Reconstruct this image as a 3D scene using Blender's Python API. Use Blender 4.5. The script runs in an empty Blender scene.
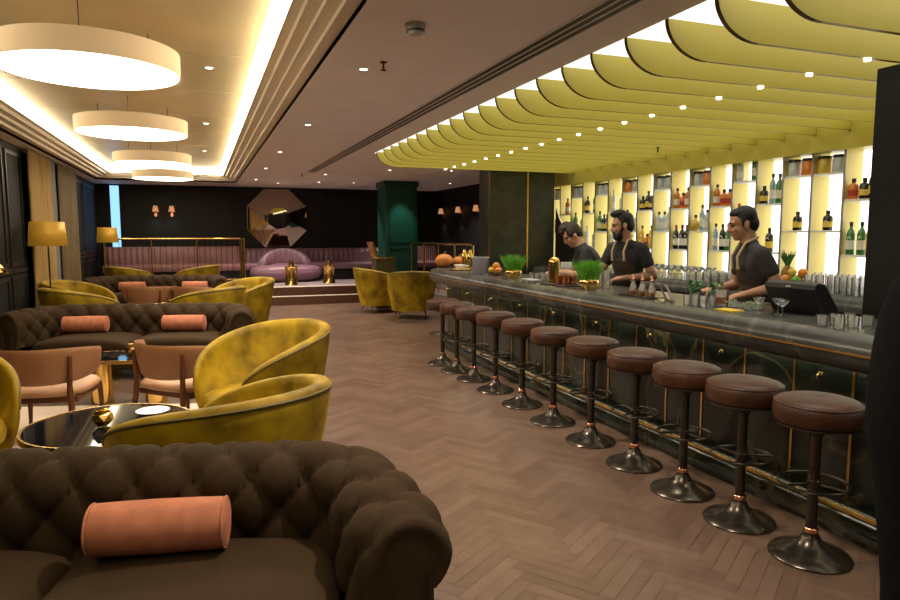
import bpy, bmesh, math, random
from mathutils import Vector, Matrix, Euler
R = math.radians
PI = math.pi
random.seed(7)
scn = bpy.context.scene
COL = scn.collection

# ------------------------------------------------------------------ helpers
class MB:
    """collects shapes and links them as ONE mesh object"""
    def __init__(s): s.v = []; s.f = []; s.m = []
    def add(s, vs, fs, mi=0):
        o = len(s.v); s.v += [tuple(v) for v in vs]
        s.f += [tuple(i + o for i in f) for f in fs]; s.m += [mi] * len(fs); return s
    def box(s, x0, x1, y0, y1, z0, z1, mi=0, M=None):
        vs = [Vector((x, y, z)) for z in (z0, z1) for y in (y0, y1) for x in (x0, x1)]
        if M is not None: vs = [M @ v for v in vs]
        return s.add(vs, [(0,2,3,1),(4,5,7,6),(0,1,5,4),(2,6,7,3),(0,4,6,2),(1,3,7,5)], mi)
    def prism(s, pts, d0, d1, axis='z', mi=0, side_mi=None):
        n = len(pts)
        def P(p, d):
            return {'z': (p[0], p[1], d), 'y': (p[0], d, p[1]), 'x': (d, p[0], p[1])}[axis]
        vs = [P(p, d0) for p in pts] + [P(p, d1) for p in pts]
        o = len(s.v)
        s.add(vs, [tuple(range(n))[::-1], tuple(range(n, 2*n))], mi)
        fs = [(i, (i+1) % n, n + (i+1) % n, n + i) for i in range(n)]
        s.f += [tuple(i + o for i in f) for f in fs]
        for i in range(n): s.m.append(side_mi(i) if callable(side_mi) else (mi if side_mi is None else side_mi))
        return s
    def lathe(s, prof, n=24, c=(0,0,0), M=None, mi=0, sx=1, sy=1, ring=False, open_=False):
        vs = []; fs = []
        k = len(prof)
        for i in range(n):
            a = 2*PI*i/n
            for (r, z) in prof:
                v = Vector((r*math.cos(a)*sx, r*math.sin(a)*sy, z))
                if M is not None: v = M @ v
                vs.append(v + Vector(c))
        for i in range(n):
            j = (i+1) % n
            for q in range(k-1):
                fs.append((i*k+q, j*k+q, j*k+q+1, i*k+q+1))
        if ring: fs += [(i*k+k-1, ((i+1)%n)*k+k-1, ((i+1)%n)*k, i*k) for i in range(n)]; open_ = True
        if not open_ and prof[0][0] > 1e-5: fs.append(tuple(i*k for i in range(n))[::-1])
        if not open_ and prof[-1][0] > 1e-5: fs.append(tuple(i*k+k-1 for i in range(n)))
        return s.add(vs, fs, mi)
    def tube(s, pts, r, n=8, closed=False, mi=0):
        pts = [Vector(p) for p in pts]; N = len(pts)
        rs = r if isinstance(r, (list, tuple)) else [r]*N
        vs = []; fs = []; prev = None
        for i, p in enumerate(pts):
            if closed: t = pts[(i+1) % N] - pts[i-1]
            else: t = pts[min(i+1, N-1)] - pts[max(i-1, 0)]
            t.normalize()
            if prev is None:
                up = Vector((0,0,1)) if abs(t.z) < .9 else Vector((1,0,0))
                a = t.cross(up).normalized()
            else:
                a = (prev - t*prev.dot(t)).normalized()
            prev = a; b = t.cross(a)
            for k in range(n):
                g = 2*PI*k/n
                vs.append(p + (a*math.cos(g) + b*math.sin(g))*rs[i])
        M_ = N if closed else N-1
        for i in range(M_):
            j = (i+1) % N
            for k in range(n):
                l = (k+1) % n
                fs.append((i*n+k, i*n+l, j*n+l, j*n+k))
        if not closed:
            fs.append(tuple(range(n))[::-1]); fs.append(tuple((N-1)*n+k for k in range(n)))
        return s.add(vs, fs, mi)
    def grid(s, fn, nu, nv, cu=False, cv=False, mi=0):
        vs = [fn(i/(nu if cu else nu-1), j/(nv if cv else nv-1)) for i in range(nu) for j in range(nv)]
        fs = []
        for i in range(nu if cu else nu-1):
            for j in range(nv if cv else nv-1):
                a, b = (i+1) % nu, (j+1) % nv
                fs.append((i*nv+j, a*nv+j, a*nv+b, i*nv+b))
        return s.add(vs, fs, mi)
    def ell(s, c, r, M=None, nu=16, nv=10, mi=0):
        def fn(u, v):
            a = 2*PI*u; b = PI*(v-.5)*.998
            p = Vector((r[0]*math.cos(b)*math.cos(a), r[1]*math.cos(b)*math.sin(a), r[2]*math.sin(b)))
            if M is not None: p = M @ p
            return p + Vector(c)
        o = len(s.v)
        s.grid(fn, nu, nv, cu=True, mi=mi)
        s.f.append(tuple(o + i*nv for i in range(nu))[::-1]); s.f.append(tuple(o + i*nv+nv-1 for i in range(nu))); s.m += [mi, mi]
        return s
    def cap(s, p0, r0, p1, r1, n=12):
        p0 = Vector(p0); p1 = Vector(p1); d = (p1-p0).normalized()
        pts = []; rs = []
        for k in range(4):
            a = PI/2*k/4 + .12; pts.append(p0 - d*r0*math.cos(a)); rs.append(max(r0*math.sin(a), 1e-4))
        pts += [p0, (p0+p1)/2, p1]; rs += [r0, (r0+r1)/2, r1]
        for k in range(3, -1, -1):
            a = PI/2*k/4 + .12; pts.append(p1 + d*r1*math.cos(a)); rs.append(max(r1*math.sin(a), 1e-4))
        return s.tube(pts, rs, n)
    def mesh(s, name, mats, smooth=True, ang=40):
        me = bpy.data.meshes.new(name); me.from_pydata(s.v, [], s.f)
        mats = mats if isinstance(mats, (list, tuple)) else [mats]
        for m in mats: me.materials.append(m)
        if len(mats) > 1: me.polygons.foreach_set('material_index', s.m)
        bm = bmesh.new(); bm.from_mesh(me); bmesh.ops.recalc_face_normals(bm, faces=bm.faces); bm.to_mesh(me); bm.free()
        if smooth:
            me.polygons.foreach_set('use_smooth', [True]*len(me.polygons))
            me.set_sharp_from_angle(angle=R(ang))
        me.update(); return me
    def build(s, name, mats, parent=None, smooth=True, ang=40, bevel=0, sub=0):
        o = bpy.data.objects.new(name, s.mesh(name, mats, smooth, ang)); COL.objects.link(o)
        if parent: o.parent = parent
        if bevel:
            b = o.modifiers.new('bevel', 'BEVEL'); b.width = bevel; b.segments = 2; b.limit_method = 'ANGLE'; b.angle_limit = R(50)
        if sub:
            b = o.modifiers.new('sub', 'SUBSURF'); b.levels = sub; b.render_levels = sub
        return o

def tag(o, label=None, cat=None, group=None, kind=None):
    if label: o['label'] = label
    if cat: o['category'] = cat
    if group: o['group'] = group
    if kind: o['kind'] = kind
    return o
def thing(name, label, cat, loc=(0,0,0), rz=0, group=None):
    o = bpy.data.objects.new(name, None); COL.objects.link(o); o.empty_display_size = .1
    o.location = loc; o.rotation_euler = (0,0,rz)
    return tag(o, label, cat, group)
KIDS = {}
def copy_tree(o, parent=None):
    c = o.copy(); COL.objects.link(c)
    if parent: c.parent = parent
    for ch in list(o.children): copy_tree(ch, c)
    return c
def dup(root, loc, rz, label, group=None, scale=None):
    c = copy_tree(root); c.location = loc; c.rotation_euler = (0,0,rz); c['label'] = label
    if group: c['group'] = group
    if scale: c.scale = (scale,)*3
    return c

# ------------------------------------------------------------------ materials
def srgb(r, g, b):
    f = lambda c: (c/255/12.92 if c/255 <= .04045 else ((c/255+.055)/1.055)**2.4)
    return (f(r), f(g), f(b), 1)
def mat(name, col, rough=.5, metal=0, noise=0, nscale=8, bump=0, bscale=60, sheen=0, coat=0, spec=.5, emit=None, estr=0, stretch=None, noise2=None):
    m = bpy.data.materials.new(name); m.use_nodes = True
    nt = m.node_tree; b = nt.nodes['Principled BSDF']
    col = col if len(col) == 4 else (*col, 1)
    b.inputs['Base Color'].default_value = col
    b.inputs['Roughness'].default_value = rough; b.inputs['Metallic'].default_value = metal
    b.inputs['Specular IOR Level'].default_value = spec
    if sheen:
        b.inputs['Sheen Weight'].default_value = sheen; b.inputs['Sheen Roughness'].default_value = .35
        b.inputs['Sheen Tint'].default_value = tuple(min(1, c*2.2) for c in col[:3]) + (1,)
    if coat: b.inputs['Coat Weight'].default_value = coat; b.inputs['Coat Roughness'].default_value = .1
    if emit: b.inputs['Emission Color'].default_value = (*emit[:3], 1); b.inputs['Emission Strength'].default_value = estr
    if noise or bump:
        tc = nt.nodes.new('ShaderNodeTexCoord'); src = tc.outputs['Object']
        if stretch:
            mp = nt.nodes.new('ShaderNodeMapping'); mp.inputs['Scale'].default_value = stretch
            nt.links.new(src, mp.inputs['Vector']); src = mp.outputs['Vector']
    if noise:
        n = nt.nodes.new('ShaderNodeTexNoise'); n.inputs['Scale'].default_value = nscale; n.inputs['Detail'].default_value = 5
        nt.links.new(src, n.inputs['Vector'])
        cr = nt.nodes.new('ShaderNodeValToRGB')
        d = tuple(max(0, c*(1-noise)) for c in col[:3]); l = tuple(min(1, c*(1+noise)) for c in col[:3])
        if noise2: l = noise2
        cr.color_ramp.elements[0].position = .3; cr.color_ramp.elements[0].color = (*d, 1)
        cr.color_ramp.elements[1].position = .72; cr.color_ramp.elements[1].color = (*l[:3], 1)
        nt.links.new(n.outputs['Fac'], cr.inputs['Fac']); nt.links.new(cr.outputs['Color'], b.inputs['Base Color'])
    if bump:
        n = nt.nodes.new('ShaderNodeTexNoise'); n.inputs['Scale'].default_value = bscale; n.inputs['Detail'].default_value = 3
        nt.links.new(src, n.inputs['Vector'])
        bp = nt.nodes.new('ShaderNodeBump'); bp.inputs['Strength'].default_value = bump; bp.inputs['Distance'].default_value = .01
        nt.links.new(n.outputs['Fac'], bp.inputs['Height']); nt.links.new(bp.outputs['Normal'], b.inputs['Normal'])
    return m
def emis(name, col, s):
    m = bpy.data.materials.new(name); m.use_nodes = True; nt = m.node_tree; nt.nodes.clear()
    e = nt.nodes.new('ShaderNodeEmission'); e.inputs['Color'].default_value = (*col[:3], 1); e.inputs['Strength'].default_value = s
    o = nt.nodes.new('ShaderNodeOutputMaterial'); nt.links.new(e.outputs[0], o.inputs[0]); return m
def glass(name, col, rough=.02, trans=.8):
    m = bpy.data.materials.new(name); m.use_nodes = True; nt = m.node_tree; nt.nodes.clear()
    t = nt.nodes.new('ShaderNodeBsdfTransparent'); t.inputs[0].default_value = (*col[:3], 1)
    d = nt.nodes.new('ShaderNodeBsdfTranslucent'); d.inputs[0].default_value = (*col[:3], 1)
    g = nt.nodes.new('ShaderNodeBsdfGlossy'); g.inputs['Roughness'].default_value = rough
    f = nt.nodes.new('ShaderNodeFresnel'); f.inputs[0].default_value = 1.32
    m1 = nt.nodes.new('ShaderNodeMixShader'); m1.inputs[0].default_value = 1-trans
    m2 = nt.nodes.new('ShaderNodeMixShader')
    o = nt.nodes.new('ShaderNodeOutputMaterial')
    nt.links.new(t.outputs[0], m1.inputs[1]); nt.links.new(d.outputs[0], m1.inputs[2])
    nt.links.new(f.outputs[0], m2.inputs[0]); nt.links.new(m1.outputs[0], m2.inputs[1]); nt.links.new(g.outputs[0], m2.inputs[2])
    nt.links.new(m2.outputs[0], o.inputs[0]); return m
def marble(name, base, vein, vein2, rough=.18, scale=2.2, amt=.5):
    m = bpy.data.materials.new(name); m.use_nodes = True; nt = m.node_tree; b = nt.nodes['Principled BSDF']
    b.inputs['Roughness'].default_value = rough
    tc = nt.nodes.new('ShaderNodeTexCoord')
    n1 = nt.nodes.new('ShaderNodeTexNoise'); n1.inputs['Scale'].default_value = scale; n1.inputs['Detail'].default_value = 8; n1.inputs['Distortion'].default_value = 1.2
    n2 = nt.nodes.new('ShaderNodeTexNoise'); n2.inputs['Scale'].default_value = scale*3; n2.inputs['Detail'].default_value = 6
    nt.links.new(tc.outputs['Object'], n1.inputs['Vector']); nt.links.new(tc.outputs['Object'], n2.inputs['Vector'])
    c1 = nt.nodes.new('ShaderNodeValToRGB'); e = c1.color_ramp.elements
    e[0].position = .47; e[0].color = (0,0,0,1); e[1].position = .53; e[1].color = (0,0,0,1)
    k = c1.color_ramp.elements.new(.5); k.color = (1,1,1,1)
    nt.links.new(n1.outputs['Fac'], c1.inputs['Fac'])
    c2 = nt.nodes.new('ShaderNodeValToRGB'); c2.color_ramp.elements[0].position = .35; c2.color_ramp.elements[1].position = .7
    c2.color_ramp.elements[0].color = (*base, 1); c2.color_ramp.elements[1].color = (*vein2, 1)
    nt.links.new(n2.outputs['Fac'], c2.inputs['Fac'])
    mul = nt.nodes.new('ShaderNodeMath'); mul.operation = 'MULTIPLY'
    mg = nt.nodes.new('ShaderNodeMath'); mg.operation = 'MULTIPLY'; mg.inputs[1].default_value = amt
    nt.links.new(c1.outputs['Color'], mul.inputs[0]); nt.links.new(n2.outputs['Fac'], mul.inputs[1]); nt.links.new(mul.outputs[0], mg.inputs[0])
    mx = nt.nodes.new('ShaderNodeMix'); mx.data_type = 'RGBA'
    nt.links.new(mg.outputs[0], mx.inputs[0]); nt.links.new(c2.outputs['Color'], mx.inputs[6]); mx.inputs[7].default_value = (*vein, 1)
    nt.links.new(mx.outputs[2], b.inputs['Base Color']); return m

M = {}
M['ceiling'] = mat('ceiling_plaster', (.84,.77,.79), .6, noise=.04, nscale=3)
M['cornice'] = mat('cornice_paint', (.80,.72,.60), .5)
M['coffer'] = mat('coffer_satin', (.78,.66,.40), .32, noise=.12, nscale=.9, spec=.6)
M['drum'] = mat('drum_fabric', (.72,.56,.38), .7)
M['glow'] = emis('drum_diffuser', (1,.87,.68), 8)
M['cove'] = emis('cove_light', (1,.84,.57), 13)
M['fin'] = mat('canopy_yellow', (.56,.47,.075), .38, spec=.4)
M['fin_edge'] = mat('canopy_edge', (.10,.075,.02), .4)
M['canopylight'] = emis('canopy_light', (1,.95,.84), 1.15)
M['shelf_yellow'] = mat('shelf_yellow', (.72,.60,.17), .4)
M['shelf_edge'] = mat('shelf_edge_steel', (.30,.28,.25), .35, .6)
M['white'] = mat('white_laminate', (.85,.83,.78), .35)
M['backlight'] = emis('shelf_backlight', (1,.97,.89), 1.7)
M['dark'] = mat('dark_wall', (.009,.008,.008), .6, noise=.15, nscale=2, spec=.25)
M['darkgloss'] = mat('dark_gloss_panel', (.008,.012,.012), .4, spec=.3)
M['green'] = mat('green_lacquer', (.006,.062,.043), .35)
M['greendark'] = mat('green_dark', (.010,.022,.020), .4)
M['marble'] = marble('bar_marble', (.006,.009,.007), (.26,.18,.06), (.016,.023,.015), .16, 1.5, .35)
M['marbletop'] = marble('counter_marble', (.042,.045,.042), (.30,.29,.26), (.085,.088,.080), .24, .9, .35)
M['marblecol'] = marble('column_marble', (.014,.018,.014), (.10,.09,.05), (.032,.036,.027), .28, 1.8, .4)
M['brass'] = mat('brass', (.72,.47,.14), .25, 1)
M['gold'] = mat('polished_gold', (.83,.56,.17), .16, 1)
M['bronze'] = mat('bronze_dark', (.065,.053,.039), .26, .8)
M['copper'] = mat('copper', (.80,.36,.20), .22, 1)
M['leather'] = mat('brown_leather', (.052,.0175,.006), .45, noise=.4, nscale=7, spec=.35, bump=.25, bscale=90)
M['sofa'] = mat('brown_tweed', (.036,.020,.0075), .9, noise=.35, nscale=240, bump=.3, bscale=320, sheen=.12, spec=.2)
M['velvet'] = mat('olive_velvet', (.24,.142,.0016), .6, noise=.55, nscale=5, sheen=.3, spec=.25, noise2=(.42,.27,.004))
M['velvetdark'] = mat('olive_piping', (.10,.07,.008), .6)
M['pink'] = mat('terracotta_velvet', (.40,.145,.078), .75, noise=.18, nscale=14, sheen=.3, spec=.2)
M['wood'] = mat('walnut', (.10,.032,.012), .35, noise=.35, nscale=12, stretch=(6,6,1))
M['tanseat'] = mat('tan_leather_seat', (.42,.22,.11), .45, noise=.12, nscale=6)
M['tan'] = mat('tan_leather', (.27,.125,.055), .45, noise=.12, nscale=6)
M['blackglass'] = mat('black_glass', (.006,.006,.008), .04, spec=.7)
M['mauve'] = mat('mauve_leather', (.20,.105,.14), .38, noise=.12, nscale=5)
M['pinkrib'] = mat('rose_leather', (.28,.13,.14), .5, noise=.12, nscale=5)
M['step'] = mat('step_wood', (.085,.035,.018), .35, noise=.3, nscale=9, stretch=(1,8,8))
M['carpet'] = mat('platform_carpet', (.20,.16,.16), .9, noise=.2, nscale=30)
M['rug'] = mat('pale_rug', (.62,.50,.40), .95, noise=.1, nscale=60, bump=.3, bscale=200)
M['curtain'] = mat('curtain_gold', (.30,.19,.06), .7, noise=.25, nscale=3, stretch=(1,8,.3), sheen=.3)
M['curtain_dark'] = mat('curtain_grey_gold', (.13,.09,.04), .6, noise=.3, nscale=3, stretch=(1,8,.3), sheen=.3)
M['sheer'] = mat('curtain_grey', (.16,.16,.18), .6)
M['shade'] = mat('lamp_shade_gold', (.40,.22,.02), .45, .25, emit=(1,.50,.05), estr=.09)
M['bulb'] = emis('lamp_bulb', (1,.72,.32), 14)
M['dl'] = emis('downlight_lens', (1,.88,.7), 9)
M['black'] = mat('black_plastic', (.014,.014,.015), .4)
M['screen'] = mat('screen_glass', (.02,.02,.022), .12)
M['blacktex'] = mat('black_fabric', (.006,.006,.006), .9, spec=.1)
M['grey'] = mat('pale_grey', (.5,.5,.48), .5)
M['blue'] = emis('daylight_slot', (.30,.62,1), 1.0)
M['sconce'] = mat('copper_shade', (.62,.26,.12), .35, .8, emit=(1,.45,.18), estr=.35)
M['mirror'] = mat('bronze_mirror', (.50,.41,.32), .02, 1)
M['grass'] = mat('wheatgrass', (.16,.46,.04), .6, noise=.4, nscale=20)
M['herb'] = mat('herb_leaf', (.05,.19,.04), .6, noise=.4, nscale=20)
M['sprig'] = mat('sage_sprig', (.30,.36,.26), .7)
M['orange'] = mat('orange_peel', (.85,.30,.03), .45, bump=.2, bscale=200)
M['lemon'] = mat('lemon_peel', (.85,.58,.05), .45)
M['lime'] = mat('lime_peel', (.16,.40,.04), .45)
M['pumpkin'] = mat('pumpkin_skin', (.72,.26,.05), .4, noise=.2, nscale=10)
M['stem'] = mat('dry_stem', (.20,.14,.06), .8)
M['pine'] = mat('pineapple_skin', (.30,.16,.04), .7, noise=.5, nscale=40)
M['porcelain'] = mat('white_porcelain', (.80,.79,.76), .25)
M['clear'] = glass('clear_glass', (.99,.99,.985), .02, .82)
M['lilac'] = glass('frosted_plastic', (.66,.63,.68), .2, .35)
M['g_green'] = mat('green_bottle_glass', (.05,.20,.05), .08, spec=.8)
M['g_amber'] = mat('amber_spirit', (.50,.17,.02), .08, spec=.8)
M['g_orange'] = mat('orange_spirit', (.72,.22,.03), .08, spec=.8)
M['g_dark'] = mat('dark_bottle_glass', (.012,.010,.010), .08, spec=.8)
M['g_clear'] = mat('pale_bottle_glass', (.52,.58,.60), .06, spec=.9)
M['g_blue'] = mat('blue_bottle_glass', (.28,.42,.55), .06, spec=.9)
M['g_gold'] = mat('golden_spirit', (.62,.42,.05), .08, spec=.8)
M['labelw'] = mat('bottle_label_paper', (.78,.75,.66), .7)
M['labely'] = mat('bottle_label_yellow', (.80,.58,.10), .7)
M['labelr'] = mat('bottle_label_red', (.45,.04,.03), .7)
M['capred'] = mat('bottle_cap_red', (.5,.05,.03), .5)
M['skin'] = mat('skin', (.52,.27,.17), .5, noise=.08, nscale=14, spec=.35)
M['skinpale'] = mat('skin_pale', (.58,.32,.22), .5, noise=.08, nscale=14, spec=.35)
M['tattoo'] = mat('tattooed_skin', (.14,.09,.075), .5, noise=.5, nscale=26, noise2=(.50,.27,.19), spec=.35)
M['hairbrown'] = mat('hair_dark_brown', (.028,.014,.007), .6, bump=.6, bscale=120)
M['hairblack'] = mat('hair_black', (.008,.006,.005), .6, bump=.6, bscale=120)
M['tee'] = mat('charcoal_tee', (.030,.028,.032), .85, noise=.2, nscale=12)
M['teegrey'] = mat('dark_grey_tee', (.045,.040,.045), .85, noise=.2, nscale=12)
M['apron'] = mat('brown_apron', (.050,.034,.017), .8, noise=.2, nscale=20)
M['strap'] = mat('beige_strap', (.60,.42,.25), .7)
M['trouser'] = mat('black_trousers', (.012,.012,.014), .8)
M['shoe'] = mat('black_shoe', (.010,.009,.008), .4)
M['eye'] = mat('eye_dark', (.03,.02,.015), .2)
M['lip'] = mat('lip', (.40,.15,.11), .5)

# floor: one mesh of herringbone boards, tone of each board in an attribute
mf = bpy.data.materials.new('parquet'); mf.use_nodes = True; nt = mf.node_tree; b = nt.nodes['Principled BSDF']
at = nt.nodes.new('ShaderNodeAttribute'); at.attribute_name = 'tone'
tc = nt.nodes.new('ShaderNodeTexCoord'); nn = nt.nodes.new('ShaderNodeTexNoise'); nn.inputs['Scale'].default_value = 9; nn.inputs['Detail'].default_value = 6
nt.links.new(tc.outputs['Object'], nn.inputs['Vector'])
ad = nt.nodes.new('ShaderNodeMath'); ad.operation = 'MULTIPLY_ADD'; ad.inputs[1].default_value = .5
nt.links.new(nn.outputs['Fac'], ad.inputs[0]); nt.links.new(at.outputs['Fac'], ad.inputs[2])
cr = nt.nodes.new('ShaderNodeValToRGB'); cr.color_ramp.elements[0].position = .2; cr.color_ramp.elements[1].position = 1
cr.color_ramp.elements[0].color = (.098,.057,.037,1); cr.color_ramp.elements[1].color = (.185,.117,.080,1)
n2 = nt.nodes.new('ShaderNodeTexNoise'); n2.inputs['Scale'].default_value = 1.1; n2.inputs['Detail'].default_value = 4  # broad mottling in the colour, standing in for uneven floor reflections
nt.links.new(tc.outputs['Object'], n2.inputs['Vector'])
ad2 = nt.nodes.new('ShaderNodeMath'); ad2.operation = 'MULTIPLY_ADD'; ad2.inputs[1].default_value = .8; nt.links.new(n2.outputs['Fac'], ad2.inputs[0]); nt.links.new(ad.outputs[0], ad2.inputs[2])
ad3 = nt.nodes.new('ShaderNodeMath'); ad3.operation = 'SUBTRACT'; ad3.inputs[1].default_value = .40; nt.links.new(ad2.outputs[0], ad3.inputs[0])
nt.links.new(ad3.outputs[0], cr.inputs['Fac']); nt.links.new(cr.outputs['Color'], b.inputs['Base Color'])
b.inputs['Roughness'].default_value = .30; b.inputs['Specular IOR Level'].default_value = .45
M['parquet'] = mf

# ------------------------------------------------------------------ room shell
def struct(name, mb, m, **k):
    o = mb.build(name, m, **k); o['kind'] = 'structure'; return o
C = 2.70                                   # main ceiling height
XL, XR, YB, YN = -2.25, 6.15, 17.5, -1.6
fm = MB(); tones = []
L_, W_ = .42, .07
cs, sn = math.cos(R(35)), math.sin(R(35))
for i in range(-420, 420):
    for j in range(-45, 45):
        ox, oy = i*W_ + j*L_, i*W_ - j*L_
        for (x0, x1, y0, y1) in ((ox, ox+L_, oy, oy+W_), (ox+L_, ox+L_+W_, oy+W_-L_, oy+W_)):
            cx, cy = (x0+x1)/2, (y0+y1)/2
            X, Y = cx*cs - cy*sn + 2, cx*sn + cy*cs + 8
            if not (XL-.2 < X < XR+.2 and YN-.2 < Y < YB+.2): continue
            g = .0012
            q = [(x0+g, y0+g), (x1-g, y0+g), (x1-g, y1-g), (x0+g, y1-g)]
            fm.add([(x*cs - y*sn + 2, x*sn + y*cs + 8, 0) for x, y in q], [(0,1,2,3)]); tones.append(random.random()*.42+.06)
fm.add([(XL-.3, YN-.3, -.004), (XR+.3, YN-.3, -.004), (XR+.3, YB+.3, -.004), (XL-.3, YB+.3, -.004)], [(0,1,2,3)]); tones.append(0)
fl = struct('floor', fm, M['parquet'], smooth=False)
a_ = fl.data.attributes.new('tone', 'FLOAT', 'FACE'); a_.data.foreach_set('value', tones)

# ceiling with openings for the coffer and the canopy
cxL, cxR, cyF = -2.06, .82, 16.2           # coffer opening
KX, KY = 2.40, 9.5                         # canopy edge and far end
cm = MB()
for (x0,x1,y0,y1) in ((cxR,KX,YN,YB),(XL,cxL,YN,YB),(cxL,cxR,cyF,YB),(KX,XR,KY,YB)):
    cm.box(x0,x1,y0,y1,C,C+.04)
struct('ceiling', cm, M['ceiling'], smooth=False)
# stepped cornice of the coffer (three sides), cove band and raised panel
pr = [(0,0),(0,.035),(.075,.035),(.075,.07),(.15,.07),(.15,.105),(.225,.105),(.225,.15),(.29,.15)]
def run(mb, prof, x, sx, y0, y1):          # profile along Y, inwards = sx
    vs = []; fs = []
    for i, y in enumerate((y0, y1)):
        for (d, h) in prof: vs.append((x + sx*d, y - (d if i else 0), C + h))
    k = len(prof); fs = [(q, q+1, k+q+1, k+q) for q in range(k-1)]
    mb.add(vs, fs)
def runx(mb, prof, x0, x1, y):
    vs = [(x + (d if i == 0 else -d), y - d, C + h) for i, x in enumerate((x0, x1)) for (d, h) in prof]
    k = len(prof); mb.add(vs, [(q, q+1, k+q+1, k+q) for q in range(k-1)])
km = MB(); run(km, pr, cxL, 1, YN, cyF); run(km, pr, cxR, -1, YN, cyF); runx(km, pr, cxL, cxR, cyF)
struct('trim_1', km, M['cornice'], smooth=False)
cv = [(.29,.15),(.37,.235)]
km = MB(); run(km, cv, cxL, 1, YN, cyF); run(km, cv, cxR, -1, YN, cyF); runx(km, cv, cxL, cxR, cyF)
tag(km.build('cove_light', M['cove'], smooth=False), 'warm glowing cove strip running around the recessed ceiling coffer', 'cove light')
km = MB()
y = YN
while y < cyF-.3:                           # satin ceiling panels
    km.box(cxL+.3, cxR-.3, y+.006, min(y+1.44, cyF-.3), C+.24, C+.27); y += 1.45
struct('ceiling_coffer', km, M['coffer'], smooth=False)

# walls
wm = MB(); wm.box(XL-.1, XR+.1, YB, YB+.1, 0, C); struct('wall_back', wm, M['dark'], smooth=False)
wm = MB(); wm.box(XL-.1, XR+.1, YN-.1, YN, 0, 3.0); struct('wall_front', wm, M['dark'], smooth=False)
wm = MB(); wm.box(XR, XR+.1, YN, YB, 0, 3.0)
struct('wall_right', wm, M['dark'], smooth=False)
wm = MB(); wm.box(XL-.1, XL, YN, YB, 0, 3.0)
struct('wall_left', wm, M['dark'], smooth=False)
# left wall: dark panels with raised mouldings
pn = MB()
for (y0, y1) in ((1.0,3.2),(3.4,5.6),(5.8,8.0),(8.2,9.6),(9.75,10.5),(14.3,15.5),(15.65,17.3)):
    for (z0, z1) in ((.15,1.0),(1.12,2.6)):
        pn.box(XL, XL+.018, y0, y1, z0, z0+.05); pn.box(XL, XL+.018, y0, y1, z1-.05, z1)
        pn.box(XL, XL+.018, y0, y0+.05, z0+.05, z1-.05); pn.box(XL, XL+.018, y1-.05, y1, z0+.05, z1-.05)
struct('trim_2', pn, M['darkgloss'], smooth=False)
pn = MB(); pn.box(XL, XL+.03, 1.0, 10.5, 1.04, 1.09); pn.box(XL, XL+.03, 14.3, 17.4, 1.04, 1.09)
struct('trim_3', pn, M['darkgloss'], smooth=False)
wn = MB(); wn.box(-1.95, -1.76, YB-.012, YB, .5, 2.66); struct('window_1', wn, M['blue'], smooth=False)
# back wall panel mouldings
pn = MB()
for (x0, x1) in ((-1.7,.75),(3.0,4.4)):
    for (z0, z1) in ((1.35,2.55),):
        pn.box(x0, x1, YB-.02, YB, z0, z0+.04); pn.box(x0, x1, YB-.02, YB, z1-.04, z1)
        pn.box(x0, x0+.04, YB-.02, YB, z0+.04, z1-.04); pn.box(x1-.04, x1, YB-.02, YB, z0+.04, z1-.04)
struct('trim_4', pn, M['dark'], smooth=False)

# raised platform (L-shaped) and its two steps
PZ = .36
pm = MB(); pm.box(.85, 5.2, 14.8, YB, 0, PZ); pm.box(XL, .85, 16.3, YB, 0, PZ); pm.box(4.3, XR, 10.4, 14.8, 0, PZ); pm.box(5.2, XR, 14.8, YB, 0, PZ)
struct('floor_platform', pm, M['carpet'], smooth=False)
pm = MB(); pm.box(.85, 3.3, 14.48, 14.8, 0, PZ/2)
struct('platform_step', pm, M['step'], smooth=False)
pm = MB(); pm.box(.85, 3.3, 14.47, 14.52, PZ/2, PZ/2+.015); pm.box(.85, 3.3, 14.78, 14.86, PZ, PZ+.015)
struct('trim_5', pm, M['cornice'], smooth=False)
pm = MB(); pm.box(.85, 3.3, 14.785, 14.80, PZ/2, PZ)
struct('trim_6', pm, M['step'], smooth=False)

# columns
pm = MB(); pm.box(3.86, 4.60, 14.3, 15.0, 0, C); pm.box(3.83, 4.63, 14.27, 15.03, 0, .14); pm.box(3.83, 4.63, 14.27, 15.03, C-.12, C)
struct('column_green', pm, M['green'], smooth=False, bevel=.01)
pm = MB()
for (z0, z1) in ((.3,1.22),(1.36,2.5)):
    for (x0,x1,y0,y1) in ((3.95,3.975,14.275,14.3),(4.485,4.51,14.275,14.3)): pm.box(x0,x1,y0,y1,z0,z1)
    for z in (z0, z1): pm.box(3.95,4.51,14.275,14.3,z-.02,z+.02)
struct('trim_7', pm, M['green'], smooth=False)
def col_gold(x0, x1, y0, y1, z1, xs, ys):
    g = MB()
    for x in xs: g.box(x-.012, x+.012, y0-.006, y0, 0, z1)
    for yv in ys: g.box(x0-.006, x0, yv-.012, yv+.012, 0, z1)
    return g
FB = 2.50                                   # underside of the canopy fins
pm = MB(); pm.box(4.22, 5.34, 9.42, 9.86, 0, C)
struct('column_marble', pm, M['marblecol'], smooth=False)
struct('trim_8', col_gold(4.22, 5.34, 9.42, 9.86, C, (4.86,), (9.46,)), M['brass'], smooth=False)
pm = MB(); pm.box(3.73, 4.6, 2.0, 2.83, 0, FB); struct('column_near', pm, M['dark'], smooth=False)

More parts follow.
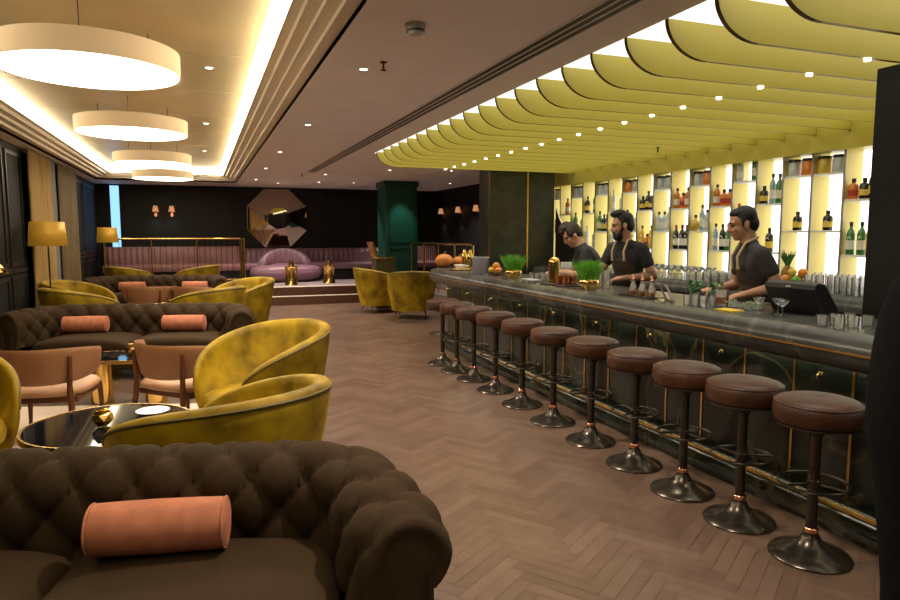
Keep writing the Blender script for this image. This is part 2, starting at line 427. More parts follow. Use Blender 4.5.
# ------------------------------------------------------------------ canopy above the bar
SX_ = 5.72
can = thing('bar_canopy', 'yellow scalloped canopy of hanging curved fins over the bar', 'canopy', (0,0,0))
arc = [(KX + .27*(1-math.cos(t)), C - (C-FB)*math.sin(t)) for t in [PI/2*i/10 for i in range(11)]]
poly = arc + [(SX_-.065, FB), (SX_-.065, C)]
fin = MB(); fin.prism(poly, -.014, .014, 'y', 0, side_mi=lambda i: 1 if i < 10 else 0)
fme = fin.mesh('fin', [M['fin'], M['fin_edge']], smooth=False)
lens = MB().lathe([(0.0,-.001),(.018,-.001),(.018,.012),(0,.012)], 12).mesh('spot_lens', M['dl'])
FY = [9.34 - .37*k for k in range(24)]
for k, y in enumerate(FY):
    o = bpy.data.objects.new('fin', fme); COL.objects.link(o); o.parent = can; o.location = (0, y, 0)
    l = bpy.data.objects.new('spot_lens', lens); COL.objects.link(l); l.parent = o; l.location = (3.45, 0, FB-.012)
km = MB(); km.box(KX, SX_-.065, YN, KY, C, C+.03); km.build('light_ceiling', M['canopylight'], can, smooth=False)

# ------------------------------------------------------------------ back bar shelving
SX, SB, SP, SY0, ST = 5.72, 5.94, .352, 4.25, 2.33
shv = thing('back_bar_shelving', 'tall backlit yellow and white staggered bottle shelving behind the bar', 'shelving', (0,0,0))
NB = 18
km = MB(); km.box(SB, SB+.03, SY0-.6, SY0+SP*NB, 1.031, ST); km.build('light_panel', M['backlight'], shv, smooth=False)
for k in range(-1, NB+1):
    y = SY0 + SP*k
    d = MB(); d.box(SX, SB, y-.010, y+.010, 1.031, ST, 0); d.box(SX-.008, SX, y-.012, y+.012, 1.031, ST, 1)
    d.build('divider', [M['shelf_yellow'], M['shelf_edge']], shv, smooth=False)
km = MB(); km.box(SX-.06, SB+.12, SY0-.7, SY0+SP*NB+.02, ST, C)
km.build('header', M['fin'], shv, smooth=False)
km = MB(); km.box(SB+.03, XR, SY0-.7, SY0+SP*NB, 1.031, ST); km.build('rear_panel', M['white'], shv, smooth=False)
TYPE = ['A','B','B','A','B','A','B','A','B','A','B','A','B','A','B','A','B','A']   # from the near (right) end
SHZ = {'A': (1.345, 1.865), 'B': (1.575, 2.13)}
for k in range(NB):
    y0 = SY0 + SP*k + .010; y1 = y0 + SP - .020
    for z in SHZ[TYPE[k]]:
        s = MB(); s.box(SX, SB-.002, y0, y1, z-.02, z); s.build('shelf', M['white'], shv, smooth=False)
    # yellow filler on every other lower compartment back (photo: half the backs are plain yellow)

# ------------------------------------------------------------------ bar counter
BX, BXI = 2.85, 3.50
bar = thing('bar_counter', 'long dark green marble bar with brass strips and bullnose counter', 'bar')
def bar_path(x, r, y0, n=14, x1=4.02):
    p = [(x, y0 + (8.25-y0)*i/20) for i in range(21)]
    cx, cy = x + r, 8.25
    p += [(cx - r*math.cos(PI/2*i/n), cy + r*math.sin(PI/2*i/n)) for i in range(1, n+1)]
    if x1 > cx + .02: p += [(x1, cy + r)]
    return p
def sweep(mb, path, prof, mi=0, closed=True, caps=True):
    # prof: (d, z), d measured inwards (to the bar side) from the path
    n = len(path); k = len(prof); vs = []; fs = []
    for i, (x, y) in enumerate(path):
        a = path[max(i-1, 0)]; b_ = path[min(i+1, n-1)]
        tx, ty = b_[0]-a[0], b_[1]-a[1]; l = math.hypot(tx, ty); tx /= l; ty /= l
        nx, ny = ty, -tx
        for (d, z) in prof: vs.append((x + nx*d, y + ny*d, z))
    for i in range(n-1):
        for q in range(k if closed else k-1):
            r = (q+1) % k
            fs.append((i*k+q, (i+1)*k+q, (i+1)*k+r, i*k+r))
    if closed and caps: fs.append(tuple(range(k))); fs.append(tuple((n-1)*k+q for q in range(k))[::-1])
    return mb.add(vs, fs, mi)
Y0 = 1.45
pth = bar_path(BX, .75, Y0)
top = [(.05+.075*(1-math.sin(t)) - .05, 1.06-.075*(1-math.cos(t))) for t in [PI/2*i/6 for i in range(7)]]
nose = [(.66,1.075),(.09,1.075)] + [(.09-.09*math.sin(t), 1.075-.09*(1-math.cos(t))) for t in [PI/2*i/8 for i in range(1,9)]] + [(.010,.978),(.018,.945),(.045,.905),(.09,.882),(.15,.875),(.66,.875)]
sweep(MB(), pth, nose).build('countertop', M['marbletop'], bar)
m_ = MB(); sweep(m_, pth, [(-.002,.986),(.000,.975),(.03,.975),(.03,.986)]); m_.build('brass_inlay', M['brass'], bar)
fp = bar_path(3.10, .52, Y0, x1=4.0)
sweep(MB(), fp, [(0,.10),(0,.875),(.36,.875),(.36,.10)]).build('bar_front', M['marble'], bar)
pl = bar_path(3.02, .58, Y0, x1=4.0)
sweep(MB(), pl, [(.0,0),(-.015,.05),(-.01,.10),(.01,.14),(.05,.165),(.3,.165),(.3,0)]).build('plinth', M['marble'], bar)
m_ = MB(); sweep(m_, pl, [(-.014,.142),(-.012,.158),(.0,.163),(.0,.142)]); m_.build('brass_kick_strip', M['brass'], bar)
# vertical brass strips, each its own part; bag hooks under the counter
cum = 0
stripm = MB().box(-.006, .004, -.007, .007, .17, .873).mesh('brass_strip', M['brass'], smooth=False)
hookm = MB(); hookm.lathe([(0,0),(.012,.003),(.012,.008),(.005,.012),(.005,.03),(0,.03)], 10, M=Matrix.Rotation(R(-90), 4, 'Y')); hookm.tube([(-.028,0,0),(-.036,0,-.008),(-.034,0,-.022)], .004, 6)
hookm = hookm.mesh('bag_hook', M['gold'])
nxt = .2; nh = .0; kk = 0
for i in range(len(fp)-1):
    (xa, ya), (xb, yb) = fp[i], fp[i+1]; l = math.hypot(xb-xa, yb-ya)
    while nxt < cum + l:
        t = (nxt-cum)/l; x, y = xa+(xb-xa)*t, ya+(yb-ya)*t; a = math.atan2(yb-ya, xb-xa) - PI/2
        o = bpy.data.objects.new('brass_strip', stripm); COL.objects.link(o); o.parent = bar; o.location = (x, y, 0); o.rotation_euler = (0,0,a)
        if kk % 2 == 0:
            a2 = a; nx, ny = math.cos(a), math.sin(a); s_ = .19; tx, ty = (xb-xa)/l, (yb-ya)/l
            o = bpy.data.objects.new('bag_hook', hookm); COL.objects.link(o); o.parent = bar; o.location = (x+tx*s_, y+ty*s_, .80); o.rotation_euler = (0,0,a)
        nxt += .36; kk += 1
    cum += l
m_ = MB(); sweep(m_, bar_path(3.06, .56, Y0, x1=3.9), [(0,.868),(0,.874),(.015,.874),(.015,.868)])
m_.build('under_counter_led', emis('bar_led', (1,.93,.70), 10), bar)
# back counter with its own rounded dark marble edge
bc = thing('back_counter', 'dark marble rear work counter below the bottle shelving', 'counter')
bp_ = [(4.95, 2.9), (4.95, 6.0), (4.95, 9.38)]
sweep(MB(), bp_, [(1.18,1.03),(.06,1.03),(.02,1.015),(0,.98),(0,.90),(.05,.86),(1.18,.86)]).build('worktop', M['marbletop'], bc)
m_ = MB(); m_.box(5.08, 6.1, 2.9, 9.38, 0, .86); m_.build('cabinet_base', M['marble'], bc, smooth=False)
# curved dark screen closing the far end of the bar
pts = [(0,1.032),(0,1.955),(.07,1.79),(.16,1.66),(.30,1.50),(.45,1.36),(.62,1.24),(.80,1.13),(.98,1.05),(.98,1.032)]
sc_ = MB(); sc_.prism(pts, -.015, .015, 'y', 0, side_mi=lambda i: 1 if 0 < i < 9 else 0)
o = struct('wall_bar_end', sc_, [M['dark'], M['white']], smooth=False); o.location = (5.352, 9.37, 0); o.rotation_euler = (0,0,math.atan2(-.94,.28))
sc_ = MB(); sc_.box(5.34, 6.15, 10.9, 10.95, 0, C); struct('wall_bar_yellow', sc_, M['shelf_yellow'], smooth=False)

# ------------------------------------------------------------------ bar stools
def make_stool():
    t = thing('bar_stool', '', 'bar stool', (0,0,0), 0, 'bar stools along the front of the bar')
    MB().lathe([(0,0),(.198,0),(.200,.008),(.190,.018),(.14,.034),(.09,.055),(.055,.082),(.036,.115),(.030,.14),(0,.14)], 40).build('base', M['bronze'], t)
    MB().lathe([(.031,.118),(.035,.122),(.035,.140),(.031,.144)], 24, ring=True).build('collar', M['copper'], t)
    MB().lathe([(.027,.13),(.027,.58),(.034,.60),(.06,.63),(.11,.655),(.11,.668),(0,.668)], 24).build('post', M['bronze'], t)
    f = MB(); f.tube([(.165*math.cos(a), .165*math.sin(a), .362) for a in [2*PI*i/36 for i in range(36)]], .0085, 8, True)
    f.lathe([(.028,.342),(.034,.347),(.034,.377),(.028,.382)], 16, ring=True)
    for a in (R(20), R(140), R(260)):
        f.tube([(.03*math.cos(a), .03*math.sin(a), .362), (.165*math.cos(a), .165*math.sin(a), .362)], .007, 8)
    f.build('foot_ring', M['bronze'], t)
    s = MB().lathe([(0,.662),(.185,.662),(.200,.668),(.208,.685),(.211,.715),(.208,.742),(.200,.757),(.192,.764),(.188,.768),(.16,.776),(.10,.782),(.04,.7835),(.012,.781),(0,.779)], 44).build('seat', M['leather'], t)
    p = MB(); p.tube([(.203*math.cos(a), .203*math.sin(a), .757) for a in [2*PI*i/40 for i in range(40)]], .0045, 6, True)
    p.build('piping', M['leather'], s)
    MB().lathe([(.150,.655),(.203,.655),(.205,.664),(.150,.664)], 32, ring=True).build('seat_band', M['bronze'], t)
    return t
ST_ = [(2.70,2.24),(2.68,2.67),(2.67,3.11),(2.68,3.60),(2.68,4.13),(2.67,4.68),(2.68,5.26),(2.68,5.84),(2.67,6.37),(2.66,6.84),(2.65,7.28)]
ORD = ['nearest','second','third','fourth','fifth','sixth','seventh','eighth','ninth','tenth','farthest']
st0 = make_stool(); st0.scale = (.925,.925,1.0)
for i, (x, y) in enumerate(ST_):
    lb = 'brown leather bar stool on a trumpet base, %s of the row' % (ORD[i] if i in (0, 10) else ORD[i] + ' from the near end')
    if i == 0: st0.location = (x, y, 0); st0.rotation_euler = (0,0,R(30)); st0['label'] = lb
    else: dup(st0, (x, y, 0), R(random.choice((20, 60, 100, 140, 75))), lb)

# ------------------------------------------------------------------ chesterfield sofas
def tuft(s, t, ps=.205, pt=.235):
    """height of diamond buttoned upholstery, s along, t up the profile"""
    u = s/ps; v = t/pt
    a = (u + v)/1.0; b_ = (u - v)/1.0
    # buttons where a and b are integers of the rotated lattice
    fa = abs(a - round(a)); fb = abs(b_ - round(b_))
    pil = (math.sin(PI*min(1, fa*2)/2)**.7) * (math.sin(PI*min(1, fb*2)/2)**.7)
    fold = min(fa, fb)
    btn = math.exp(-((fa*ps)**2 + (fb*ps)**2)/(2*.018**2))
    return .034*(pil**.55) - .022*btn - .012*math.exp(-(fold/.05)**2)
def make_sofa():
    t = thing('chesterfield_sofa', '', 'sofa', (0,0,0), 0, 'buttoned sofas down the lounge')
    a, rc, fl_, dep = .96, .22, R(15), .58
    # path of the inner face, right arm front -> back -> left arm front
    half = []
    n = 26
    for i in range(n):                       # straight back, centre to corner
        half.append((0 + (a-rc)*i/n, 0))
    cx, cy = a-rc, -rc
    angs = PI/2 - fl_
    for i in range(12):
        g = angs*i/12; half.append((cx + rc*math.sin(g), cy + rc*math.cos(g)))
    g = angs; x0, y0 = cx + rc*math.sin(g), cy + rc*math.cos(g)
    ln = (dep + y0)/math.cos(fl_)
    for i in range(17): half.append((x0 + math.sin(fl_)*ln*i/16, y0 - math.cos(fl_)*ln*i/16))
    path = [(-x, y) for x, y in half[::-1]][:-1] + half
    # resample evenly
    d = [0]
    for i in range(1, len(path)): d.append(d[-1] + math.dist(path[i], path[i-1]))
    N = 190; P = []
    j = 0
    for i in range(N):
        s = d[-1]*i/(N-1)
        while j < len(d)-2 and d[j+1] < s: j += 1
        f = (s-d[j])/max(1e-9, d[j+1]-d[j]); P.append((path[j][0]+(path[j+1][0]-path[j][0])*f, path[j][1]+(path[j+1][1]-path[j][1])*f, s))
    r = .125; zc = .59
    prof = []                                # (outward d, z, outward normal (d,z), tufted)
    for i in range(12): prof.append((0 + .0*i, .36 + (zc-.36)*i/12, -1, 0))
    for i in range(19):
        g = PI - (PI*1.28)*i/18
        prof.append((r + r*math.cos(g), zc + r*math.sin(g), math.cos(g), math.sin(g)))
    prof += [(.195, .54, 1, 0), (.20, .40, 1, 0), (.20, .12, 1, 0), (.18, .10, 0, -1)]
    pl_ = [0]
    for i in range(1, len(prof)): pl_.append(pl_[-1] + math.dist(prof[i][:2], prof[i-1][:2]))
    K = len(prof)
    mb = MB(); vs = []
    for i in range(N):
        p0 = P[max(i-1,0)]; p1 = P[min(i+1,N-1)]; tx, ty = p1[0]-p0[0], p1[1]-p0[1]; l = math.hypot(tx, ty); tx /= l; ty /= l
        nx, ny = -ty, tx                     # outward of the U
        s = P[i][2] - d[-1]/2
        edge = min(1, min(P[i][2], d[-1]-P[i][2])/.10)
        for q, (dd, z, nd, nz) in enumerate(prof):
            h = 0
            if q < 29: h = tuft(s, pl_[q]-.05)*min(1, edge+.25)*(1 if q < 26 else (29-q)/3)
            D = dd + nd*h; Z = z + nz*h
            vs.append((P[i][0]+nx*D, P[i][1]+ny*D, Z))
    fs = []
    for i in range(N-1):
        for q in range(K-1): fs.append((i*K+q, (i+1)*K+q, (i+1)*K+q+1, i*K+q+1))
    mb.add(vs, fs)
    back = mb.build('tufted_back', M['sofa'], t, ang=80)
    # buttons
    bt = MB()
    # rolled arm fronts: the profile outline as a domed pad
    for sgn in (1, -1):
        i = N-1 if sgn > 0 else 0
        o = vs[i*K:(i+1)*K]
        tv = Vector((math.sin(fl_)*sgn, -math.cos(fl_), 0))
        outl = [Vector(v) for v in o]
        cz = Vector((outl[0] + outl[-1]))/2; cen = sum(outl, Vector())/len(outl); cen.z = .55
        f = MB(); rings = []
        for (k_, push) in ((1.0,0.0),(1.0,.012),(.93,.03),(.82,.035),(.72,.022),(.66,.020),(.5,.028),(.2,.034)):
            rings.append([Vector((cen.x+(v.x-cen.x)*k_, cen.y+(v.y-cen.y)*k_, (cen.z+(v.z-cen.z)*(k_ if v.z > .2 else 1)))) + tv*push for v in outl])
        vv = [v for rg in rings for v in rg]; n_ = len(outl); ff = []
        for q in range(len(rings)-1):
            for w in range(n_): x_ = (w+1) % n_; ff.append((q*n_+w, q*n_+x_, (q+1)*n_+x_, (q+1)*n_+w))
        ff.append(tuple((len(rings)-1)*n_+w for w in range(n_)))
        f.add(vv, ff); f.build('arm_front', M['sofa'], t, ang=60)
    # seat base and two cushions
    s = MB(); s.prism([(-a-.08,-dep-.0),(a+.08,-dep-.0),(a+.0,-.05),(-a-.0,-.05)], .10, .30); s.build('seat_base', M['sofa'], t, bevel=.02)
    for sgn in (-1, 1):
        w = a - .0
        def cush(u, v, sgn=sgn, w=w):
            # closed pillow: v goes around section (front-back/vertical), u across
            X = (u-.5)*w*1.0; g = 2*PI*v
            e = .22
            c_, s_ = math.cos(g), math.sin(g)
            yy = -.305 + .305*math.copysign(abs(c_)**e, c_); hh = .075*math.copysign(abs(s_)**.5, s_)
            pinch = (1 - abs(2*u-1)**6)**.5 if abs(2*u-1) < 1 else 0
            dome = .028*(1-abs(2*u-1)**2)*max(0, s_)
            return Vector((sgn*w/2 + X, -.305 + (yy+.305)*(.90+.10*pinch), .345 + hh*(.25+.75*pinch) + dome))
        c = MB(); c.grid(cush, 25, 40, cv=True); c.f.append(tuple(range(40))); c.f.append(tuple(24*40+i for i in range(40))[::-1]); c.m += [0, 0]
        c.build('seat_cushion', M['sofa'], t, ang=70)
    for x in (-.95, .95):
        for y in (-.52, .08):
            MB().lathe([(0,0),(.03,0),(.036,.02),(.028,.06),(.034,.11),(0,.11)], 16, (x, y, 0)).build('foot', M['wood'], t)
    return t
SOFA = [((-.455,2.63), -15, 'dark brown buttoned sofa nearest the viewer, with one pink bolster'),
        ((-.615,8.22), -15, 'dark brown buttoned sofa behind the two tan leather chairs'),
        ((-.70,13.80), -13, 'dark brown buttoned sofa in front of the brass railing')]
sf0 = make_sofa(); SF = []
for i, (p, a, lb) in enumerate(SOFA):
    if i == 0: sf0.location = (*p, 0); sf0.rotation_euler = (0,0,R(a)); sf0['label'] = lb; SF.append(sf0)
    else: SF.append(dup(sf0, (*p, 0), R(a), lb))
def sofa_pt(i, x, y):
    (px, py), a, _ = SOFA[i]; a = R(a); return (px + x*math.cos(a) - y*math.sin(a), py + x*math.sin(a) + y*math.cos(a)), a
def make_bolster():
    t = thing('bolster_cushion', '', 'cushion', (0,0,0), 0, 'pink bolsters on the sofas')
    prof = [(0,-.252),(.05,-.250),(.074,-.246),(.084,-.238),(.088,-.225),(.090,-.15),(.092,0),(.090,.15),(.088,.225),(.084,.238),(.074,.246),(.05,.250),(0,.252)]
    RY = Matrix.Rotation(R(90), 4, 'Y')
    MB().lathe(prof, 32, (0,0,.09), RY).build('cover', M['pink'], t)
    for x in (-.238, .238):
        p = MB(); p.tube([(x, .086*math.cos(g), .09+.086*math.sin(g)) for g in [2*PI*i/28 for i in range(28)]], .005, 6, True); p.build('piping', M['pink'], t)
    return t
BOL = [(0,.335,-.135,3,'pink velvet bolster cushion on the nearest sofa'),
       (1,-.60,-.125,3,'pink bolster toward the window-wall end of the sofa behind the tan chairs'),
       (1,.46,-.125,-2,'pink bolster toward the aisle end of the sofa behind the tan chairs'),
       (2,-.52,-.125,2,'pink bolster toward the window-wall end of the farthest sofa'),
       (2,.62,-.125,0,'pink bolster toward the aisle end of the farthest sofa')]
b0 = make_bolster(); b0.scale = (.92,1,1)
for k, (i, x, y, ra, lb) in enumerate(BOL):
    (px, py), a = sofa_pt(i, x, y)
    if k == 0: b0.location = (px, py, .449); b0.rotation_euler = (0,0,a+R(ra)); b0['label'] = lb
    else: dup(b0, (px, py, .449), a+R(ra), lb)

# ------------------------------------------------------------------ velvet tub chairs (front = -y)
def make_velvet():
    t = thing('velvet_tub_chair', '', 'armchair', (0,0,0), 0, 'olive velvet tub chairs')
    FM = R(143)
    def rim(ph):                             # height of the rim
        c = math.cos(ph/FM*PI/2); return .50 + .385*max(0, c)**.48
    def plan(ph, k):
        rx, ry = .45, .47
        return Vector((math.sin(ph)*rx*k, math.cos(ph)*ry*k, 0))
    NU, NV = 65, 22
    zb = .15
    def shell(u, v):
        ph = (u*2-1)*FM; h = rim(ph); th = .075*(1 - .55*abs(u*2-1)**3)
        # v 0..1: outer bottom -> outer top -> rounded rim -> inner down
        if v < .42:
            f = v/.42; z = zb + (h-.03-zb)*f
            k = .80 + .20*math.sin(min(1, f*1.0)*PI/2) + .10*f*f*max(0, math.cos(ph))
            off = 0
        elif v < .60:
            g = (v-.42)/.18*PI; z = h-.03 + .03*math.sin(g); k = 1.0 + .10*max(0, math.cos(ph)); off = th*(1-math.cos(g))/2
        else:
            f = (v-.60)/.40; z = (h-.03) + (.34-(h-.03))*f; k = (.80 + .20*math.sin(min(1, (1-f))*PI/2) + .10*(1-f)**2*max(0, math.cos(ph))); off = th + .02*f
        p = plan(ph, k); l = p.length
        p = p*((l-off)/l); p.z = z; return p
    s = MB(); s.grid(shell, NU, NV)
    s.f.append(tuple(range(NV))); s.f.append(tuple((NU-1)*NV+i for i in range(NV))[::-1]); s.m += [0, 0]
    s.build('tub_shell', M['velvet'], t, ang=60)
    p = MB(); p.tube([shell(i/64, .42) + Vector((0,0,.002)) for i in range(65)], .007, 6); p.build('piping', M['velvetdark'], t)
    def seat(u, v):
        a = 2*PI*u
        prof = [(0,.30),(.30,.30),(.335,.31),(.345,.36),(.335,.41),(.30,.43),(.15,.445),(0,.448)]
        x = v*(len(prof)-1); i = min(int(x), len(prof)-2); f = x-i
        r = prof[i][0]*(1-f)+prof[i+1][0]*f; z = prof[i][1]*(1-f)+prof[i+1][1]*f
        yy = math.sin(a)*r; 
        if yy < 0: yy *= 1.24
        return Vector((math.cos(a)*r*.98, yy, z))
    c = MB(); c.grid(seat, 40, 15, cu=True); c.build('seat_cushion', M['velvet'], t, ang=60)
    u_ = MB().lathe([(0,.15),(.345,.15),(.345,.30),(0,.30)], 40).build('seat_base', M['velvet'], t)
    for (x, y) in ((.24,-.24),(-.24,-.24),(.22,.24),(-.22,.24)):
        MB().tube([(x,y,.17),(x*1.18,y*1.18,0)], [.018,.010], 10).build('leg', M['wood'], t)
    return t
def face(dx, dy): return math.atan2(dx, -dy) if False else math.atan2(dy, dx) + PI/2
VC = [((.04,3.33), (-.72,.69), 'olive velvet tub chair with its back turned, just behind the nearest sofa'),
      ((.38,4.88), (-.86,-.51), 'olive velvet tub chair showing its open seat, beside the nearest tan leather chairs'),
      ((-1.53,4.60), (.83,-.55), 'olive velvet tub chair cut by the frame at the side of the black round table'),
      ((.04,9.02), (-.72,.69), 'olive velvet tub chair directly behind the second sofa, low rim towards the lamp'),
      ((.52,10.2), (-.86,-.51), 'olive velvet tub chair on the aisle beyond the second sofa'),
      ((-1.40,9.45), (.83,.50), 'olive velvet tub chair behind the second sofa under the gold floor lamp'),
      ((-1.60,10.62), (.93,-.30), 'olive velvet tub chair by the curtains, behind the chair under the gold lamp'),
      ((-1.35,15.05), (.60,.50), 'dim olive velvet tub chair behind the farthest sofa, beside the far floor lamp'),
      ((-.12,15.05), (-.70,.45), 'dim olive velvet tub chair behind the farthest sofa, beside the railing corner'),
      ((3.28,12.66), (.80,.10), 'olive velvet tub chair in front of the green column, on its platform-step side'),
      ((3.60,11.55), (.15,.60), 'olive velvet tub chair with rounded back turned, near the far end of the bar')]
v0 = make_velvet()
for k, (p, f, lb) in enumerate(VC):
    p = (*p, .0045 if k < 3 else 0)
    if k == 0: v0.location = p; v0.rotation_euler = (0,0,face(*f)); v0['label'] = lb
    else: dup(v0, p, face(*f), lb)

v0.scale = (1,1.14,.97)
t = thing('host_lectern', 'dark olive host lectern with brass edges in front of the green column', 'lectern', (3.50,13.35,0), R(0))
MB().prism([(-.16,0),(.26,0),(.26,1.02),(-.16,1.02)], -.20, .20, 'y').build('cabinet', mat('olive_lacquer', (.045,.042,.012), .4), t, bevel=.006)
MB().prism([(-.18,1.02),(.28,1.02),(.28,1.05),(-.18,1.05)], -.22, .22, 'y').build('desk_top', M['brass'], t, bevel=.004)
MB().prism([(-.16,1.05),(-.10,1.05),(-.20,1.37),(-.26,1.37)], -.20, .20, 'y').build('slanted_back', M['brass'], t, bevel=.004)

# ------------------------------------------------------------------ tan leather chairs (front = -y)
def make_wood():
    t = thing('leather_lounge_chair', '', 'chair', (0,0,0), 0, 'tan leather chairs with walnut legs')
    def backf(u, v):
        a = (u*2-1)*R(78); g = v*2*PI
        z0 = .585 + (.135 - .045*abs(u*2-1)**3)*math.sin(g)**1 * 1.0 + .02*abs(u*2-1)**2
        rr = .33 + .016*math.cos(g) + (z0-.45)*.16
        return Vector((math.sin(a)*rr*1.06, math.cos(a)*rr*.95 + .0, z0))
    b_ = MB(); b_.grid(backf, 41, 16, cv=True); b_.f.append(tuple(range(16))); b_.f.append(tuple(40*16+i for i in range(16))[::-1]); b_.m += [0, 0]
    b_.build('backrest', M['tan'], t, ang=60)
    s = MB()
    def seat(u, v):
        a = 2*PI*u; prof = [(0,.355),(.27,.355),(.30,.37),(.305,.395),(.285,.415),(.15,.425),(0,.42)]
        x = v*(len(prof)-1); i = min(int(x), len(prof)-2); f = x-i
        r = prof[i][0]*(1-f)+prof[i+1][0]*f; z = prof[i][1]*(1-f)+prof[i+1][1]*f
        c_, s_ = math.cos(a), math.sin(a); q = (abs(c_)**3.2 + abs(s_)**3.2)**(-1/3.2)
        return Vector((c_*r*q, s_*r*q, z))
    s.grid(seat, 40, 13, cu=True); s.build('seat', M['tanseat'], t, ang=60)
    f = MB()
    for sx in (-1, 1): f.box(sx*.25-.015, sx*.25+.015, -.24, .24, .31, .355)
    f.box(-.25,.25,-.25,-.22,.31,.355); f.box(-.25,.25,.22,.25,.31,.355); f.build('seat_frame', M['wood'], t, bevel=.005)
    for sx in (-1, 1):
        MB().tube([(sx*.27,-.25,0),(sx*.26,-.25,.30),(sx*.255,-.25,.36)], [.013,.02,.018], 10).build('front_leg', M['wood'], t)
        a = R(38)*sx
        MB().tube([(math.sin(a)*.42, math.cos(a)*.40+.04, 0),(math.sin(a)*.39, math.cos(a)*.37, .30),(math.sin(a)*.375, math.cos(a)*.355, .44),(math.sin(a)*.40, math.cos(a)*.37, .66)], [.013,.022,.02,.013], 10).build('rear_leg', M['wood'], t)
    return t
WC = [((-1.10,5.70), (.18,.95), 'tan leather chair with walnut legs facing the second sofa, on the window-wall side'),
      ((-.13,5.55), (.70,.72), 'tan leather chair with walnut legs, partly behind the big olive tub chair'),
      ((-.80,11.55), (.18,.95), 'tan leather chair with its back turned beyond the second sofa, on the window-wall side'),
      ((-.06,11.25), (.70,.72), 'tan leather chair with its back turned beyond the second sofa, on the aisle side')]
w0 = make_wood()
for k, (p, f, lb) in enumerate(WC):
    p = (*p, .0045 if k < 2 else 0)
    if k == 0: w0.location = p; w0.rotation_euler = (0,0,face(*f)); w0['label'] = lb
    else: dup(w0, p, face(*f), lb)

# ------------------------------------------------------------------ tables
def make_round(r=.44, h=.48):
    t = thing('round_cocktail_table', '', 'table', (0,0,0), 0, 'black round tables with brass rims')
    MB().lathe([(0,h-.012),(r-.012,h-.012),(r-.012,h),(0,h)], 56).build('tabletop', M['blackglass'], t)
    MB().lathe([(r-.013,h-.03),(r,h-.03),(r+.004,h-.014),(r,h+.003),(r-.0125,h+.003)], 56, ring=True).build('rim', M['brass'], t)
    MB().lathe([(0,.012),(.05,.012),(.05,h-.03),(r-.02,h-.03),(r-.02,h-.012),(0,h-.012)], 32).build('pedestal', M['brass'], t)
    MB().lathe([(0,0),(.24,0),(.24,.012),(0,.014)], 40).build('base', M['brass'], t)
    return t
t0 = make_round(); t0.location = (-.51,4.06,.0045); t0['label'] = 'black glass round table with brass rim between the near olive tub chairs'
dup(t0, (-.42,9.75,0), 0, 'black glass round table with brass rim hidden behind the second sofa')
def make_rect():
    t = thing('coffee_table', '', 'table', (0,0,0), 0, 'black coffee tables on brass drums')
    w, d, h = .46, .24, .43
    MB().box(-w, w, -d, d, h-.018, h).build('tabletop', M['blackglass'], t, smooth=False)
    f = MB(); f.box(-w-.01,w+.01,-d-.01,-d,h-.03,h+.003); f.box(-w-.01,w+.01,d,d+.01,h-.03,h+.003); f.box(-w-.01,-w,-d,d,h-.03,h+.003); f.box(w,w+.01,-d,d,h-.03,h+.003)
    f.build('rim', M['brass'], t, smooth=False)
    for x in (-.24, .24):
        MB().lathe([(0,0),(.095,0),(.095,h-.02),(0,h-.02)], 32, (x, 0, 0)).build('drum_leg', M['gold'], t)
    return t
r0 = make_rect(); r0.location = (-.66,6.62,0); r0.rotation_euler = (0,0,R(-16)); r0['label'] = 'black coffee table on brass drums between tan chairs and the second sofa'
dup(r0, (-.66,12.35,0), R(-16), 'black coffee table in front of the farthest sofa')
# things on the tables
def facet_cup(name, loc, r, h, m, label, cat, seed=1, grp=None):
    rnd = random.Random(seed); t = thing(name, label, cat, loc, 0, grp)
    n = 7; mb = MB(); rings = [(.45,0),(.95,.38),(.82,.78),(.62,1.0)]
    vs = []; 
    for q, (k, z) in enumerate(rings):
        for i in range(n):
            a = 2*PI*(i + .5*(q % 2))/n; vs.append((r*k*math.cos(a), r*k*math.sin(a), h*z + (rnd.uniform(-.12,.12)*h if q == 3 else 0)))
    fs = [tuple(range(n))[::-1]]
    for q in range(3):
        for i in range(n): j = (i+1) % n; fs.append((q*n+i, q*n+j, (q+1)*n+j, (q+1)*n+i))
    mb.add(vs, fs); o = mb.build('shell', m, t, smooth=False)
    sm = o.modifiers.new('solid', 'SOLIDIFY'); sm.thickness = .004; sm.offset = -1
    MB().lathe([(0,.004),(r*.38,.004),(r*.5,h*.35),(0,h*.38)], 16).build('candle', M['porcelain'], t)
    return t
facet_cup('votive_cup', (-.54,4.02,.489), .062, .085, M['gold'], 'faceted gold cup on the near black round table', 'candle holder', 3)
facet_cup('votive_cup', (-.62,6.62,.431), .055, .10, M['brass'], 'faceted brass candle cup on the coffee table before the second sofa', 'candle holder', 5)
facet_cup('votive_cup', (-.60,12.35,.431), .07, .14, M['gold'], 'faceted gold candle cup on the coffee table before the farthest sofa', 'candle holder', 8)
t = MB().lathe([(0,0),(.05,0),(.09,.012),(.095,.016),(.09,.018),(.05,.008),(0,.008)], 32, (0,0,0)).build('saucer', M['porcelain']); t.location = (-.30,4.22,.486)
tag(t, 'white saucer on the near black round table beside the olive chair', 'saucer')
rg = MB().box(-2.0,.30,-1.35,1.35,0.0008,.004).build('rug', M['rug'], smooth=False); rg.location = (-.15,4.95,0); rg.rotation_euler = (0,0,R(-16))
tag(rg, 'pale flat rug under the near round table and tan chairs', 'rug')

